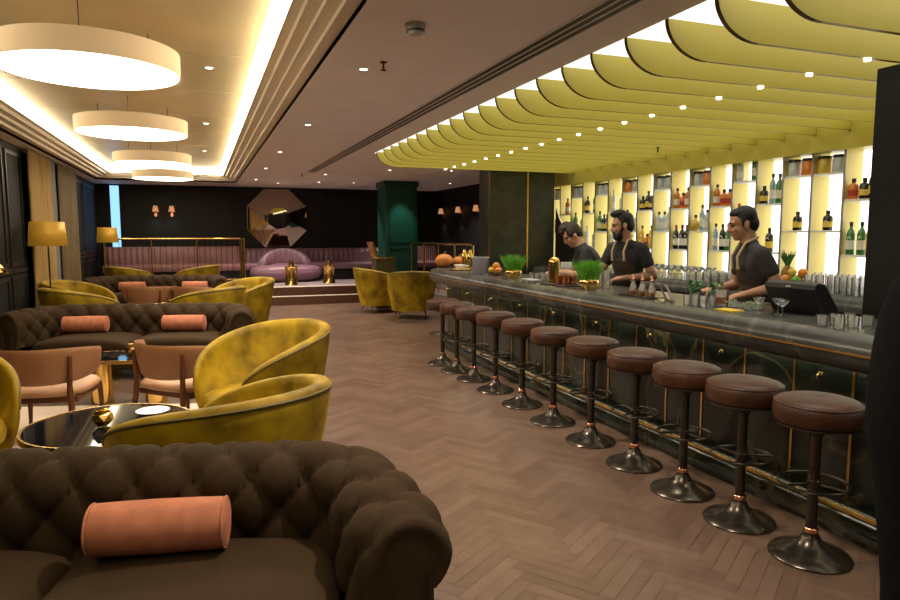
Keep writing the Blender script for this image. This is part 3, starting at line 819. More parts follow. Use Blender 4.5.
# ------------------------------------------------------------------ lamps
def floor_lamp(loc, sc, label):
    t = thing('floor_lamp', label, 'lamp', loc, 0, 'gold drum floor lamps'); t.scale = sc
    MB().lathe([(0,0),(.15,0),(.15,.015),(.02,.025),(0,.025)], 32).build('base', M['bronze'], t)
    MB().lathe([(.011,.02),(.011,1.52),(0,1.52)], 12).build('pole', M['bronze'], t)
    s = MB().lathe([(.265,1.38),(.235,1.70)], 48, open_=True); pass
    o = s.build('lamp_shade', M['shade'], t); sm = o.modifiers.new('solid','SOLIDIFY'); sm.thickness = .004
    MB().ell((0,0,1.54), (.05,.05,.06)).build('bulb', M['bulb'], t)
    return t
floor_lamp((-1.92,10.25,0), (.88,.88,1.0), 'floor lamp with gold drum shade in front of the gold curtain')
floor_lamp((-1.83,15.62,0), (.78,.78,.98), 'far floor lamp with gold drum shade beside the blue-lit slot')
t = thing('cone_floor_lamp', 'lamp with a pale cone shade at the edge of the frame by the dark wall', 'lamp', (-1.80,7.0,0))
MB().lathe([(0,0),(.13,0),(.13,.015),(.02,.025),(0,.025)], 32).build('base', M['brass'], t)
MB().lathe([(.01,.02),(.01,1.25),(0,1.25)], 12).build('pole', M['brass'], t)
s = MB().lathe([(.17,1.19),(.05,1.33)], 40, open_=True); o = s.build('lamp_shade', M['gold'], t); sm = o.modifiers.new('solid','SOLIDIFY'); sm.thickness = .004
MB().ell((0,0,1.235), (.045,.045,.04)).build('bulb', M['bulb'], t)

for i, (y, lb) in enumerate(((5.05,'nearest'),(7.98,'second'),(11.3,'third'),(14.3,'farthest'))):
    t = thing('drum_pendant', '%s large round drum pendant with glowing underside under the coffer' % lb, 'pendant light', (-.64,y,2.605), 0, 'round drum pendants')
    n = 72; r = .555
    mb = MB().lathe([(r-.012,.006),(r,-.0),(r,.15),(0,.15)], n, open_=True); 
    mb.build('drum', M['drum'], t)
    MB().lathe([(0,.004),(r-.012,.004),(r-.012,.012),(0,.012)], n).build('diffuser', M['glow'], t)
    for a in (R(30), R(150), R(270)):
        MB().tube([(.4*math.cos(a),.4*math.sin(a),.15),(.4*math.cos(a),.4*math.sin(a),.334)], .004, 6).build('suspension_wire', M['bronze'], t)

# downlights in the plaster ceiling and the coffer
dlr = MB().lathe([(.028,-.004),(.045,-.004),(.045,.0),(.028,.0)], 24, ring=True).mesh('trim_ring', M['white'])
dll = MB().lathe([(0,-.002),(.028,-.002),(.028,.0),(0,.0)], 20).mesh('lens', M['dl'])
DL = []
def downlight(x, y, z, lb, power=0, ang=70, col=(1,.87,.76)):
    t = thing('downlight', lb, 'downlight', (x, y, z), 0, 'recessed ceiling downlights')
    for nm, me in (('trim_ring', dlr), ('lens', dll)):
        o = bpy.data.objects.new(nm, me); COL.objects.link(o); o.parent = t
    if power:
        l = bpy.data.lights.new('downlight_beam', 'SPOT'); l.energy = power; l.color = col; l.spot_size = R(ang); l.spot_blend = .6; l.shadow_soft_size = .04
        o = bpy.data.objects.new('downlight_beam', l); COL.objects.link(o); o.parent = t; o.location = (0,0,-.02)
    return t
cl = [(1.13,-.4),(1.13,2.15),(1.12,4.70),(1.12,7.27),(1.11,9.82),(1.14,12.35),(1.17,15.0)]
for i, (x, y) in enumerate(cl):
    downlight(x, y, C, 'small downlight in the plaster ceiling between coffer and bar, %s along the aisle' % ORD[i], (60, 120, 190, 190, 190, 190, 150)[i], 115)
for i, (x, y) in enumerate(((.12,6.1),(.12,9.15),(.12,12.2))):
    downlight(x, y, C+.24, 'small downlight in the gold coffer ceiling, %s beside the cove' % ORD[i], 0)
for i, (x, y) in enumerate(((1.73,15.9),(2.57,15.25),(3.35,15.2),(2.35,13.2),(3.3,11.9),(4.97,16.4),(4.4,11.6),(5.5,14.6))):
    downlight(x, y, C, ['small downlight over the mauve banquette, beside the mirror','small downlight over the mauve banquette, on the mirror axis','small downlight over the platform steps','small downlight over the aisle end','small downlight beside the bar canopy tip','small downlight behind the green column','small downlight beyond the far end of the bar','small downlight over the rose banquette'][i], 80, 90)
# slot diffuser
t = thing('air_slot_diffuser', 'long black linear air slot in the plaster ceiling beside the canopy', 'air vent', (0,0,C))
for x in (1.955, 2.01, 2.065):
    MB().box(x-.018, x+.018, 1.2, 12.8, -.003, -.0005).build('slot', M['black'], t, smooth=False)
f = MB()
for x in (1.925, 1.982, 2.038, 2.095): f.box(x-.006, x+.006, 1.2, 12.8, -.006, -.0005)
f.build('blade', M['ceiling'], t, smooth=False)
t = thing('smoke_detector', 'white round smoke detector on the ceiling near the air slot', 'smoke detector', (1.16,3.62,C))
MB().lathe([(0,-.055),(.035,-.055),(.045,-.045),(.05,-.02),(.06,-.016),(.06,0),(0,0)], 28).build('body', M['grey'], t)
MB().lathe([(.0475,-.042),(.051,-.042),(.052,-.03),(.0485,-.03)], 28, ring=True).build('vent_ring', M['black'], t)
for i, (x, y, r) in enumerate(((2.6,14.2,.9),)):  # shallow disc added to stand for a pale patch of light on the ceiling
    o = MB().lathe([(0,-.012),(r-.02,-.012),(r,-.004),(r,0),(0,0)], 56).build('trim_%d' % (20+i), M['ceiling']); o.location = (x, y, C); o['kind'] = 'structure'
def sprinkler(x, y, z, lb):
    t = thing('sprinkler_head', lb, 'sprinkler', (x, y, z), 0, 'ceiling sprinklers')
    MB().lathe([(0,0),(.025,0),(.025,-.006),(.008,-.010),(.008,-.05),(.02,-.052),(.02,-.056),(0,-.056)], 16).build('head', M['bronze'], t)
sprinkler(1.20, 4.46, C, 'small sprinkler head on the plaster ceiling past the smoke detector')
sprinkler(1.9, 13.2, C, 'small sprinkler head on the plaster ceiling at the far end of the air slot')
sprinkler(4.8, 6.18, FB, 'small sprinkler hanging under the yellow canopy before the shelving')

# ------------------------------------------------------------------ curtains on the left wall
def curtain(y0, y1, m, name, label, amp=.035, pitch=.11, x=XL+.09):
    t = MB()
    n = int((y1-y0)/pitch*8)
    def fn(u, v):
        y = y0 + (y1-y0)*u; z = .02 + 2.66*v
        return Vector((x + amp*math.sin(2*PI*(y-y0)/pitch)*(1 - .25*v) , y + .012*math.sin(7*z+y*9), z))
    t.grid(fn, n, 14); o = t.build(name, m, ang=80); sm = o.modifiers.new('solid','SOLIDIFY'); sm.thickness = .004
    tag(o, label, 'curtain', 'curtains on the window wall'); return o
curtain(10.55, 11.9, M['curtain'], 'pleated_curtain', 'gold pleated curtain panel directly behind the gold floor lamp')
curtain(11.95, 12.5, M['sheer'], 'sheer_curtain', 'narrow grey sheer curtain between the two gold curtain panels', .02, .09, XL+.06)
curtain(12.55, 14.2, M['curtain_dark'], 'pleated_curtain', 'gold and grey pleated curtain panel on the far side of the sheer')

# ------------------------------------------------------------------ banquettes, railings, far things
def ribbed(name, label, p0, p1, m, z0, seat_d=.55, hb=.82, rib=.13):
    """upholstered bench from p0 to p1, its back on the left-hand side of the direction"""
    p0 = Vector((*p0, z0)); p1 = Vector((*p1, z0)); d = p1-p0; L = d.length; d.normalize(); n = Vector((-d.y, d.x, 0))
    t = thing(name, label, 'banquette'); 
    def W(s, o, z): return p0 + d*s + n*o + Vector((0,0,z))
    N = int(L/rib*6)+1
    prof = [(-.10,.42),(-.10,.55),(-.085,.70),(-.06,hb-.05),(-.02,hb),(.04,hb),(.06,.42)]
    def fn(u, v):
        s = u*L; x = v*(len(prof)-1); i = min(int(x), len(prof)-2); f = x-i
        o = prof[i][0]*(1-f)+prof[i+1][0]*f; z = prof[i][1]*(1-f)+prof[i+1][1]*f
        h = .022*abs(math.sin(PI*s/rib))**.6
        if o < 0: o -= h
        return W(s, o, z)
    b_ = MB(); b_.grid(fn, N, 19); b_.build('ribbed_back', m, t, ang=70)
    sp = [(-.10,.28),(-seat_d,.28),(-seat_d-.03,.33),(-seat_d-.03,.40),(-seat_d+.01,.44),(-.3,.455),(-.10,.45)]
    k = len(sp); vs = [W(s, o, z) for s in (0, L) for (o, z) in sp]
    s_ = MB(); s_.add(vs, [(q, (q+1) % k, k+(q+1) % k, k+q) for q in range(k)] + [tuple(range(k)), tuple(range(k, 2*k))[::-1]]); s_.build('seat', m, t)
    pl_ = MB(); k = 4; sp = [(.05,0),(-seat_d+.06,0),(-seat_d+.06,.28),(.05,.28)]
    pl_.add([W(s, o, z) for s in (0, L) for (o, z) in sp], [(q, (q+1) % k, k+(q+1) % k, k+q) for q in range(k)] + [tuple(range(k)), tuple(range(k, 2*k))[::-1]]); pl_.build('plinth', M['dark'], t, smooth=False)
    return t
ribbed('banquette', 'mauve ribbed leather banquette along the dark back wall under the mirror', (.95,17.40), (4.6,17.40), M['mauve'], PZ, .55, .80)
ribbed('banquette', 'rose ribbed banquette along the back wall behind the brass railing', (-2.1,17.40), (.90,17.40), M['pinkrib'], PZ, .55, .86)
ribbed('banquette', 'rose ribbed banquette in the far corner behind the green column', (4.72,17.40), (6.1,17.40), M['pinkrib'], PZ, .55, .84)
# round mauve love seat
t = thing('curved_love_seat', 'shiny mauve rounded love seat below the mirror', 'sofa', (1.95,16.55,PZ))
def lseat(u, v):
    a = 2*PI*u; prof = [(0,.02),(.46,.02),(.60,.10),(.66,.22),(.63,.34),(.52,.40),(.3,.415),(0,.41)]
    x = v*(len(prof)-1); i = min(int(x), len(prof)-2); f = x-i
    r = prof[i][0]*(1-f)+prof[i+1][0]*f; z = prof[i][1]*(1-f)+prof[i+1][1]*f
    return Vector((math.cos(a)*r*1.32, math.sin(a)*r*.62, z))
MB().grid(lseat, 48, 22, cu=True).build('seat', M['mauve'], t, ang=70)
def lback(u, v):
    a = R(25) + R(130)*u; g = 2*PI*v
    h = .12 + .34*math.sin(PI*u)**.6
    rib_ = .015*abs(math.sin(PI*u*9))
    rr = .50 + (.075+rib_)*math.cos(g)
    return Vector((math.cos(a)*rr*1.25, math.sin(a)*rr*.72+.02, .36 + h/2*(1+math.sin(g))))
o = MB(); o.grid(lback, 55, 14, cv=True); o.f.append(tuple(range(14))); o.f.append(tuple(54*14+i for i in range(14))[::-1]); o.m += [0,0]; o.build('backrest', M['mauve'], t, ang=70)
def drum_table(x, y, h, label):
    t = thing('brass_drum_table', label, 'side table', (x, y, PZ), 0, 'small brass drum tables')
    MB().lathe([(0,0),(.15,0),(.14,.03),(.13,h*.5),(.14,h-.03),(.15,h),(0,h)], 32).build('body', M['gold'], t)
    MB().lathe([(0,h),(.16,h),(.16,h+.012),(0,h+.012)], 32).build('tabletop', M['brass'], t)
    return t
drum_table(1.93, 15.45, .42, 'brass drum side table in front of the mauve love seat')
drum_table(2.85, 15.75, .40, 'brass drum side table near the green column before the banquette')
for (x, y, h, lb) in ((1.93,15.45,.432,'brass hurricane candle holder on the drum table before the love seat'),(2.85,15.75,.412,'brass hurricane candle holder on the drum table near the green column')):
    t = thing('candle_lantern', lb, 'candle holder', (x, y, PZ+h+.001), 0, 'brass candle lanterns')
    MB().lathe([(0,0),(.06,0),(.065,.03),(.045,.10),(.05,.13),(.042,.13),(.038,.10),(.05,.035),(0,.02)], 24).build('cup', M['gold'], t)
    MB().lathe([(0,.022),(.03,.022),(.03,.075),(0,.08)], 16).build('candle', M['porcelain'], t)
def railing(pts, label, zt):
    t = thing('brass_railing', label, 'railing', (0,0,PZ), 0, 'brass railings')
    MB().tube([(*p, zt) for p in pts], .022, 10).build('top_rail', M['gold'], t)
    MB().tube([(*p, .10) for p in pts], .012, 8).build('bottom_rail', M['brass'], t)
    for i in range(len(pts)-1):
        a, b_ = Vector((*pts[i],0)), Vector((*pts[i+1],0)); n = max(1, round((b_-a).length/.95))
        for k in range(n + (1 if i == len(pts)-2 else 0)):
            p = a + (b_-a)*k/n
            MB().tube([(p.x,p.y,0),(p.x,p.y,zt)], .018, 10).build('post', M['gold'], t)
        d = (b_-a).length; nb = int(d/.12); m_ = MB()
        for k in range(nb):
            p = a + (b_-a)*(k+.5)/nb; m_.tube([(p.x,p.y,.10),(p.x,p.y,zt)], .005, 6)
        m_.build('balusters', M['bronze'], t)
    return t
railing([(-2.0,16.40),(.88,16.40),(.88,14.9)], 'brass railing along the raised platform edge behind the farthest sofa', 1.06)
railing([(4.40,14.1),(4.40,10.55)], 'brass railing at the platform beyond the far end of the bar', .98)
# wall sconces
def sconce(x, y, z, rz, label):
    t = thing('wall_sconce', label, 'wall light', (x, y, z), rz, 'copper wall sconces')
    MB().box(-.03,.03,-.012,0,-.09,.09).build('backplate', M['copper'], t, bevel=.004)
    MB().tube([(0,-.01,0),(0,-.07,.01),(0,-.09,.04)], .008, 8).build('arm', M['copper'], t)
    s = MB().lathe([(.075,-.02),(.045,.12)], 24, (0,-.10,.05), open_=True)
    o = s.build('shade', M['sconce'], t); sm = o.modifiers.new('solid','SOLIDIFY'); sm.thickness = .004
    MB().ell((0,-.10,.08), (.022,.022,.03), nu=12, nv=8).build('bulb', M['bulb'], t)
sconce(-.98, YB, 2.03, 0, 'copper wall sconce on the back wall, nearer the blue slot')
sconce(-.62, YB, 2.03, 0, 'copper wall sconce on the back wall, nearer the mirror')
sconce(XR, 16.75, 2.03, R(-90), 'copper wall sconce on the side wall, closest to the room corner')
sconce(XR, 15.5, 2.03, R(-90), 'copper wall sconce on the side wall, in the middle of the three')
sconce(XR, 14.35, 2.03, R(-90), 'copper wall sconce on the side wall, nearest the bar')
# faceted octagon mirror
t = thing('faceted_mirror', 'large faceted octagonal bronze mirror on the dark back wall', 'mirror', (1.86,YB-.03,1.92))
oct_ = [Vector((.80*math.cos(R(22.5+45*i)), 0, .80*math.sin(R(22.5+45*i)))) for i in range(8)]
inn = [Vector((.03+.30*math.cos(R(22.5+45*i+8)), -.16, .0+.28*math.sin(R(22.5+45*i+8)))) for i in range(8)]
for i in range(4):
    inn[i*2] = inn[i*2]*1.0
mb = MB(); vs = oct_ + inn; fs = [(i, (i+1) % 8, 8+(i+1) % 8, 8+i) for i in range(8)] + [tuple(range(8,16))]
mb.add(vs, fs); mb.build('facets', M['mirror'], t, smooth=False)
MB().prism([(v.x*1.0, v.z*1.0) for v in oct_], .0, .03, 'y').build('backing', M['bronze'], t, smooth=False)
# dark form of unknown kind at the near end, shaped as an upright
t = thing('dark_upright', 'black rounded upright form of unknown kind at the near end of the bar', 'stand', (2.37,1.50,0), R(-22))
def hs(u, v):
    prof = [(.0,0),(.12,0),(.12,.02),(.13,.3),(.165,.62),(.205,.86),(.21,1.0),(.20,1.15),(.185,1.27),(.155,1.38),(.10,1.45),(0,1.47)]
    x = v*(len(prof)-1); i = min(int(x), len(prof)-2); f = x-i
    r = prof[i][0]*(1-f)+prof[i+1][0]*f; z = prof[i][1]*(1-f)+prof[i+1][1]*f; a = 2*PI*u
    return Vector((math.cos(a)*r*1.1, math.sin(a)*r*.7, z))
MB().grid(hs, 40, 34, cu=True).build('padded_body', M['blacktex'], t, ang=70)
MB().lathe([(0,0),(.14,0),(.14,.03),(0,.03)], 32, sy=.7).build('base', M['black'], t)

# ------------------------------------------------------------------ bottles, jars and glasses
def lathe_obj(name, prof, m, parent, n=18): return MB().lathe(prof, n).build(name, m, parent)
BODY = {
 'wine':   [(0,0),(.036,0),(.038,.01),(.038,.19),(.030,.22),(.014,.25),(.013,.30),(0,.30)],
 'spirit': [(0,0),(.040,0),(.042,.01),(.042,.16),(.036,.185),(.015,.205),(.014,.25),(0,.25)],
 'squat':  [(0,0),(.041,0),(.045,.01),(.045,.115),(.038,.138),(.018,.15),(.016,.185),(0,.185)],
 'slim':   [(0,0),(.030,0),(.032,.01),(.032,.20),(.024,.235),(.012,.255),(.012,.31),(0,.31)],
 'round':  [(0,0),(.03,0),(.055,.03),(.062,.07),(.05,.115),(.018,.14),(.015,.19),(0,.19)]}
PROTO = {}
def bottle(kind, glassm, capm, labm, loc, label, group, name='bottle'):
    key = (kind, glassm, capm, labm)
    if key not in PROTO:
        p = BODY[kind]; top = p[-1][1]; nr = p[-2][0]
        h = [z for r, z in p if r > .02][-1]; br = p[2][0]
        bm = MB().lathe(p, 18).mesh('glass_body', M[glassm])
        cm_ = MB().lathe([(0,top-.03),(nr+.003,top-.03),(nr+.003,top+.008),(0,top+.008)], 14).mesh('cap', M[capm])
        rl = max(r for r, z in p) + .001
        lm = None if labm is None else MB().lathe([(rl,h*.22),(rl,h*.62)], 18, open_=True)
        if lm: lm = lm.mesh('paper_label', M[labm])
        PROTO[key] = (bm, cm_, lm)
    bm, cm_, lm = PROTO[key]
    t = thing(name, label, 'bottle', loc, random.uniform(0, 6), group)
    for nm, me in (('glass_body', bm), ('cap', cm_), ('paper_label', lm)):
        if me is None or (nm == 'paper_label' and kind == 'round'): continue
        o = bpy.data.objects.new(nm, me); COL.objects.link(o); o.parent = t
    return t
KIND = {'g': ('wine','g_green','black','labelw','green'), 'w': ('wine','g_dark','capred','labelw','dark wine-type'), 'd': ('squat','g_dark','black','labely','squat dark'),
        'a': ('spirit','g_amber','black','labelw','amber spirit'), 'o': ('squat','g_orange','black','labelr','squat orange'), 'c': ('spirit','g_clear','black','labelw','clear spirit'),
        'b': ('slim','g_blue','black','labelw','slim pale blue'), 's': ('slim','g_clear','grey','labelw','slim clear'), 'y': ('wine','g_gold','black','labely','golden'), 'r': ('round','g_gold','black','labelw','round golden'),
        'v': ('wine','g_dark','black','labelw','black'), 'k': ('spirit','g_dark','black','labely','dark spirit')}
jarb = MB().lathe([(0,0),(.060,0),(.065,.01),(.065,.13),(.055,.145),(0,.145)], 20)
JM = {c: jarb.mesh('glass_body', M[m]) for c, m in (('J','g_clear'),('O','g_orange'),('Y','g_gold'))}
JL = MB().lathe([(0,.145),(.062,.145),(.062,.17),(0,.17)], 20).mesh('lid', M['black'])
JN = {'J': 'clear jar with black lid', 'O': 'jar of orange fruit', 'Y': 'jar of yellow fruit'}
# per bay from the near end: (upper shelf, lower shelf)
STOCK = [('odk','ggy'),('YJ','d'),('JO','d'),('dbg','k'),('cg','wc'),('aoo','bvg'),('JO','rbc'),('aoa','wvw'),('JJ','ccs'),
         ('dkd','yoy'),('OJ','yc'),('sc','cs'),('JJ','gkk'),('kg','sc'),('JJ','gc'),('a','c'),('J','y'),('c','k')]
BAY = ['nearest bay','second bay','third bay','fourth bay','fifth bay','sixth bay','seventh bay','eighth bay','ninth bay','tenth bay','eleventh bay','twelfth bay','thirteenth bay','fourteenth bay','fifteenth bay','sixteenth bay','seventeenth bay','farthest bay']
POSN = {1: ['alone'], 2: ['nearer of two','farther of two'], 3: ['nearest of three','middle of three','farthest of three'], 4: ['nearest of four','second of four','third of four','farthest of four']}
for k, (up, lo) in enumerate(STOCK):
    y0 = SY0 + SP*k
    zl, zu = SHZ[TYPE[k]]
    for row, z, nm in ((up, zu, 'upper'), (lo, zl, 'lower')):
        n = len(row)
        for i, c in enumerate(row):
            # strings read from the photo left to right = far to near
            lo_, hi_ = (.115, .275) if c in JN else (.09, .29)
            y = y0 + lo_ + (hi_-lo_)*(1 - i/(n-1)) if n > 1 else y0 + SP*.55
            pos = POSN[n][n-1-i]
            x = SX + (.072 if c in JN else (.050 if i % 2 == 0 else .062))
            if c in JN:
                t = thing('storage_jar', '%s, %s shelf, %s of back bar, %s' % (JN[c], nm, BAY[k], pos), 'jar', (x, y, z+.001), 0, 'jars on the back bar shelves')
                for nn_, me in (('glass_body', JM[c]), ('lid', JL)):
                    o = bpy.data.objects.new(nn_, me); COL.objects.link(o); o.parent = t
            else:
                kd = KIND[c]
                bottle(*kd[:4], (x, y, z+.001), '%s bottle, %s shelf, %s of back bar, %s' % (kd[4], nm, BAY[k], pos), 'bottles on the back bar shelves')

GT = MB(); GT.lathe([(0,0),(.034,0),(.036,.008),(.040,.10),(.037,.10),(.033,.014),(0,.012)], 16); gtm = GT.mesh('tumbler', M['clear'])
GC = MB(); GC.lathe([(0,0),(.034,0),(.034,.004),(.005,.010),(.004,.075),(.02,.085),(.046,.125),(.044,.127),(.018,.089),(0,.083)], 16); gcm = GC.mesh('coupe_glass', M['clear'])
GH = MB(); GH.lathe([(0,0),(.030,0),(.032,.008),(.034,.15),(.031,.15),(.029,.014),(0,.012)], 16); ghm = GH.mesh('highball_glass', M['clear'])
def put(name, me, loc, label, cat, group=None):
    o = bpy.data.objects.new(name, me); COL.objects.link(o); o.location = loc; return tag(o, label, cat, group)
gl = 0
for row, x in enumerate((5.08,5.20,5.32,5.44)):
    y = 3.35 + .03*row
    while y < 7.9:
        y += .115
        if 4.44 < y < 4.84 and row < 3: continue
        if 4.88 < y < 5.12 and row == 3: continue
        nm, me = (('highball_glass', ghm), ('tumbler', gtm), ('coupe_glass', gcm))[(0 if y < 4.7 else (1 if y < 5.9 else 2))]
        put(nm, me, (x, y, 1.031), {'highball_glass':'tall clear glass in the near rows on the back counter', 'tumbler':'short clear tumbler in the middle rows on the back counter', 'coupe_glass':'clear stemmed coupe in the far rows on the back counter'}[nm], 'glass', {'highball_glass':'tall glasses on the back counter','tumbler':'tumblers on the back counter','coupe_glass':'coupes on the back counter'}[nm]); gl += 1
# fruit bowl and pineapple on the back counter
t = thing('fruit_bowl', 'black shallow bowl of fruit stand on the back counter beside the pineapple', 'bowl', (5.20,4.64,1.031))
MB().lathe([(0,0),(.06,0),(.07,.012),(.12,.05),(.155,.075),(.15,.08),(.11,.058),(.06,.02),(0,.015)], 32).build('bowl', M['black'], t)
def fruit(name, loc, r, m, label, cat='fruit'):
    t = thing(name, label, cat, loc, 0, 'fruit')
    MB().ell((0,0,0), (r, r, r*.95), nu=18, nv=12).build('peel', m, t)
    MB().lathe([(0,0),(.004,0),(.006,.004),(0,.006)], 8, (0,0,r*.94)).build('stem_end', M['stem'], t)
for (dx, dy, dz, r, m, nm, lb) in ((-.05,.06,.09,.042,'orange','orange','orange at the far side of the black fruit bowl on the back counter'),(-.04,-.05,.085,.04,'lime','lime','green lime at the front of the black fruit bowl'),(.05,.0,.09,.045,'orange','orange','orange at the back of the black fruit bowl on the back counter'),(-.02,.01,.155,.04,'lemon','lemon','yellow lemon on top of the black fruit bowl pile'),(.02,-.07,.15,.045,'orange','orange','large orange crowning the black fruit bowl')):
    fruit(nm, (5.20+dx, 4.64+dy, 1.03+dz), r, M[m], lb)
t = thing('pineapple', 'whole pineapple standing on the back counter behind the fruit bowl', 'fruit', (5.50,5.00,1.031))
MB().ell((0,0,.10), (.058,.058,.10), nu=20, nv=14).build('body', M['pine'], t)
lf = MB()
for i in range(26):
    a = i*2.4; h = .10+.07*random.random(); r = .05*(1-i/40)+.02
    c_, s_ = math.cos(a), math.sin(a); w = .012
    lf.add([(c_*.015-s_*w, s_*.015+c_*w, .19), (c_*.015+s_*w, s_*.015-c_*w, .19), (c_*r*.7+s_*w*.7, s_*r*.7-c_*w*.7, .19+h*.6), (c_*r*1.3, s_*r*1.3, .19+h), (c_*r*.7-s_*w*.7, s_*r*.7+c_*w*.7, .19+h*.6)], [(0,1,2,3,4)])
o = lf.build('crown', M['herb'], t, smooth=False); sm = o.modifiers.new('s','SOLIDIFY'); sm.thickness = .002
t = thing('napkin_caddy', 'pale grey tray of folded napkins on the back counter behind the bearded bartender', 'tray', (5.12,6.55,1.145)); t.location.z = 1.031; t.location.x = 4.995; t.location.y = 8.3
MB().box(-.03,.30,-.35,.35,0,.02).build('tray', M['grey'], t, smooth=False); 
for k in range(5): MB().box(.0,.26,-.32+k*.13,-.22+k*.13,.02,.09).build('napkin_stack', M['porcelain'], t, bevel=.006)

# ------------------------------------------------------------------ things on the bar
ZB = 1.076
def blades(mb, n, r, h, w=.004, lean=.35):
    for i in range(n):
        a = random.random()*2*PI; q = r*math.sqrt(random.random()); x, y = q*math.cos(a), q*math.sin(a)
        hh = h*random.uniform(.75,1.1); la = random.random()*2*PI; le = lean*random.random()*h + q*.5; b_ = random.random()*PI
        dx, dy = math.cos(b_)*w, math.sin(b_)*w
        tx, ty = x + (x/r*.5 + math.cos(la)*.5)*le, y + (y/r*.5 + math.sin(la)*.5)*le
        mb.add([(x-dx,y-dy,0),(x+dx,y+dy,0),((x*.5+tx*.5)+dx*.8,(y*.5+ty*.5)+dy*.8,hh*.6),(tx,ty,hh),((x*.5+tx*.5)-dx*.8,(y*.5+ty*.5)-dy*.8,hh*.6)], [(0,1,2,3,4)])
def planter(x, y, r, label):
    t = thing('grass_planter', label, 'plant', (x, y, ZB), 0, 'wheatgrass bowls')
    MB().lathe([(0,.0),(r*.75,.0),(r*.8,.01),(r*1.02,.045),(r,.075),(r*.93,.085),(r*.88,.08),(r*.9,.06),(0,.055)], 32).build('bowl', M['gold'], t)
    g = MB(); blades(g, 520, r*.85, .185, .004, .55); 
    for i in range(len(g.v)): g.v[i] = (g.v[i][0], g.v[i][1], g.v[i][2]+.06)
    g.build('grass', M['grass'], t, smooth=False)
planter(3.07, 6.25, .085, 'brass bowl of green wheatgrass farther along the bar')
planter(3.06, 4.79, .085, 'brass bowl of green wheatgrass nearer, in front of the bearded bartender')
def pumpkin(x, y, r, label):
    t = thing('pumpkin', label, 'pumpkin', (x, y, ZB), 0, 'pumpkins on the bar')
    def fn(u, v):
        a = 2*PI*u; b_ = PI*(v-.5)*.99; k = r*(1+.06*abs(math.cos(a*5))-.05)
        return Vector((k*math.cos(b_)*math.cos(a), k*math.cos(b_)*math.sin(a), r*.74*(1+math.sin(b_)) ))
    MB().grid(fn, 60, 14, cu=True).build('body', M['pumpkin'], t, ang=70)
    MB().tube([(0,0,r*1.44),(.004,0,r*1.6),(.02,0,r*1.75)], [.014,.01,.009], 8).build('stem', M['stem'], t)
pumpkin(3.17, 8.64, .125, 'large orange pumpkin at the rounded far end of the bar')
pumpkin(3.42, 8.70, .10, 'smaller orange pumpkin behind the large one on the bar')
def mill(x, y, label):
    t = thing('cocktail_shaker', label, 'shaker', (x, y, ZB), 0, 'gold shakers')
    MB().lathe([(0,0),(.032,0),(.036,.02),(.040,.13),(.040,.15),(0,.15)], 24).build('tin', M['gold'], t)
    MB().lathe([(.038,.15),(.034,.19),(.022,.21),(.022,.235),(.012,.245),(0,.247)], 24).build('cap', M['gold'], t)
mill(3.40, 8.46, 'gold cocktail shaker behind the pumpkins, on the pumpkin side'); mill(3.42, 8.30, 'gold cocktail shaker beside its twin, farther from the pumpkins')
t = thing('serving_tray', 'round brass tray near the pumpkins on the bar', 'tray', (3.12,7.87,ZB))
MB().lathe([(0,0),(.15,0),(.16,.012),(.155,.014),(.145,.006),(0,.006)], 36).build('tray', M['brass'], t)
for k, (dx, dy) in enumerate(((0,.07),(.0,-.07))):
    o = MB().lathe([(0,0),(.03,0),(.035,.01),(.065,.045),(.07,.06),(.066,.06),(.03,.014),(0,.012)], 28).build('white_bowl', M['porcelain']); o.location = (3.12+dx, 7.87+dy, ZB+.007)
    tag(o, 'white bowl on the round brass tray, %s' % ('nearer the pumpkins' if k == 0 else 'farther from the pumpkins'), 'bowl', 'white bowls on the tray')
t = thing('ice_bucket', 'frosted lilac plastic tub with rim on the bar before the wheatgrass', 'bucket', (3.06,7.12,ZB))
MB().lathe([(0,0),(.085,0),(.10,.19),(.096,.19),(.08,.008),(0,.006)], 32).build('tub', M['lilac'], t)
MB().lathe([(.098,.18),(.107,.182),(.107,.196),(.096,.196)], 32, ring=True).build('rim', M['grey'], t)
t = thing('wire_fruit_basket', 'dark wire basket of citrus between the tub and the wheatgrass', 'basket', (3.12,6.80,ZB))
mb = MB()
for (r, z) in ((.06,.004),(.085,.03),(.10,.06)): mb.tube([(r*math.cos(2*PI*i/28), r*math.sin(2*PI*i/28), z) for i in range(28)], .003, 5, True)
for i in range(14): a = 2*PI*i/14; mb.tube([(.0,0,.004),(.06*math.cos(a),.06*math.sin(a),.004),(.085*math.cos(a),.085*math.sin(a),.03),(.10*math.cos(a),.10*math.sin(a),.06)], .002, 5)
mb.build('wire_frame', M['bronze'], t)
for (dx, dy, dz, m, nm, lb) in ((-.045,.03,.05,'lemon','lemon','yellow lemon at the bar edge of the wire basket'),(.045,.035,.05,'orange','orange','orange on the barman side of the wire basket'),(.0,-.05,.05,'orange','orange','orange at the near side of the wire basket'),(0,.0,.105,'orange','orange','orange on top of the wire basket')):
    fruit(nm, (3.12+dx, 6.80+dy, ZB+dz), .041, M[m], lb)
# far group of small glasses
for k in range(9):
    put('small_glass', gtm, (3.14+.11*(k % 3), 5.98-.12*(k//3), ZB), 'small clear glass in the cluster between the wheatgrass and gold cylinder', 'glass', 'small glasses mid bar').scale = (.7,.7,.75)
t = thing('clear_tray', 'clear flat acrylic holder lying near the bar edge by the small glasses', 'holder', (2.99,5.70,ZB)); MB().box(-.06,.06,-.14,.14,0,.025).build('tray', M['clear'], t, smooth=False); MB().box(-.045,.045,-.12,.12,.0255,.030).build('card', M['porcelain'], t, smooth=False)
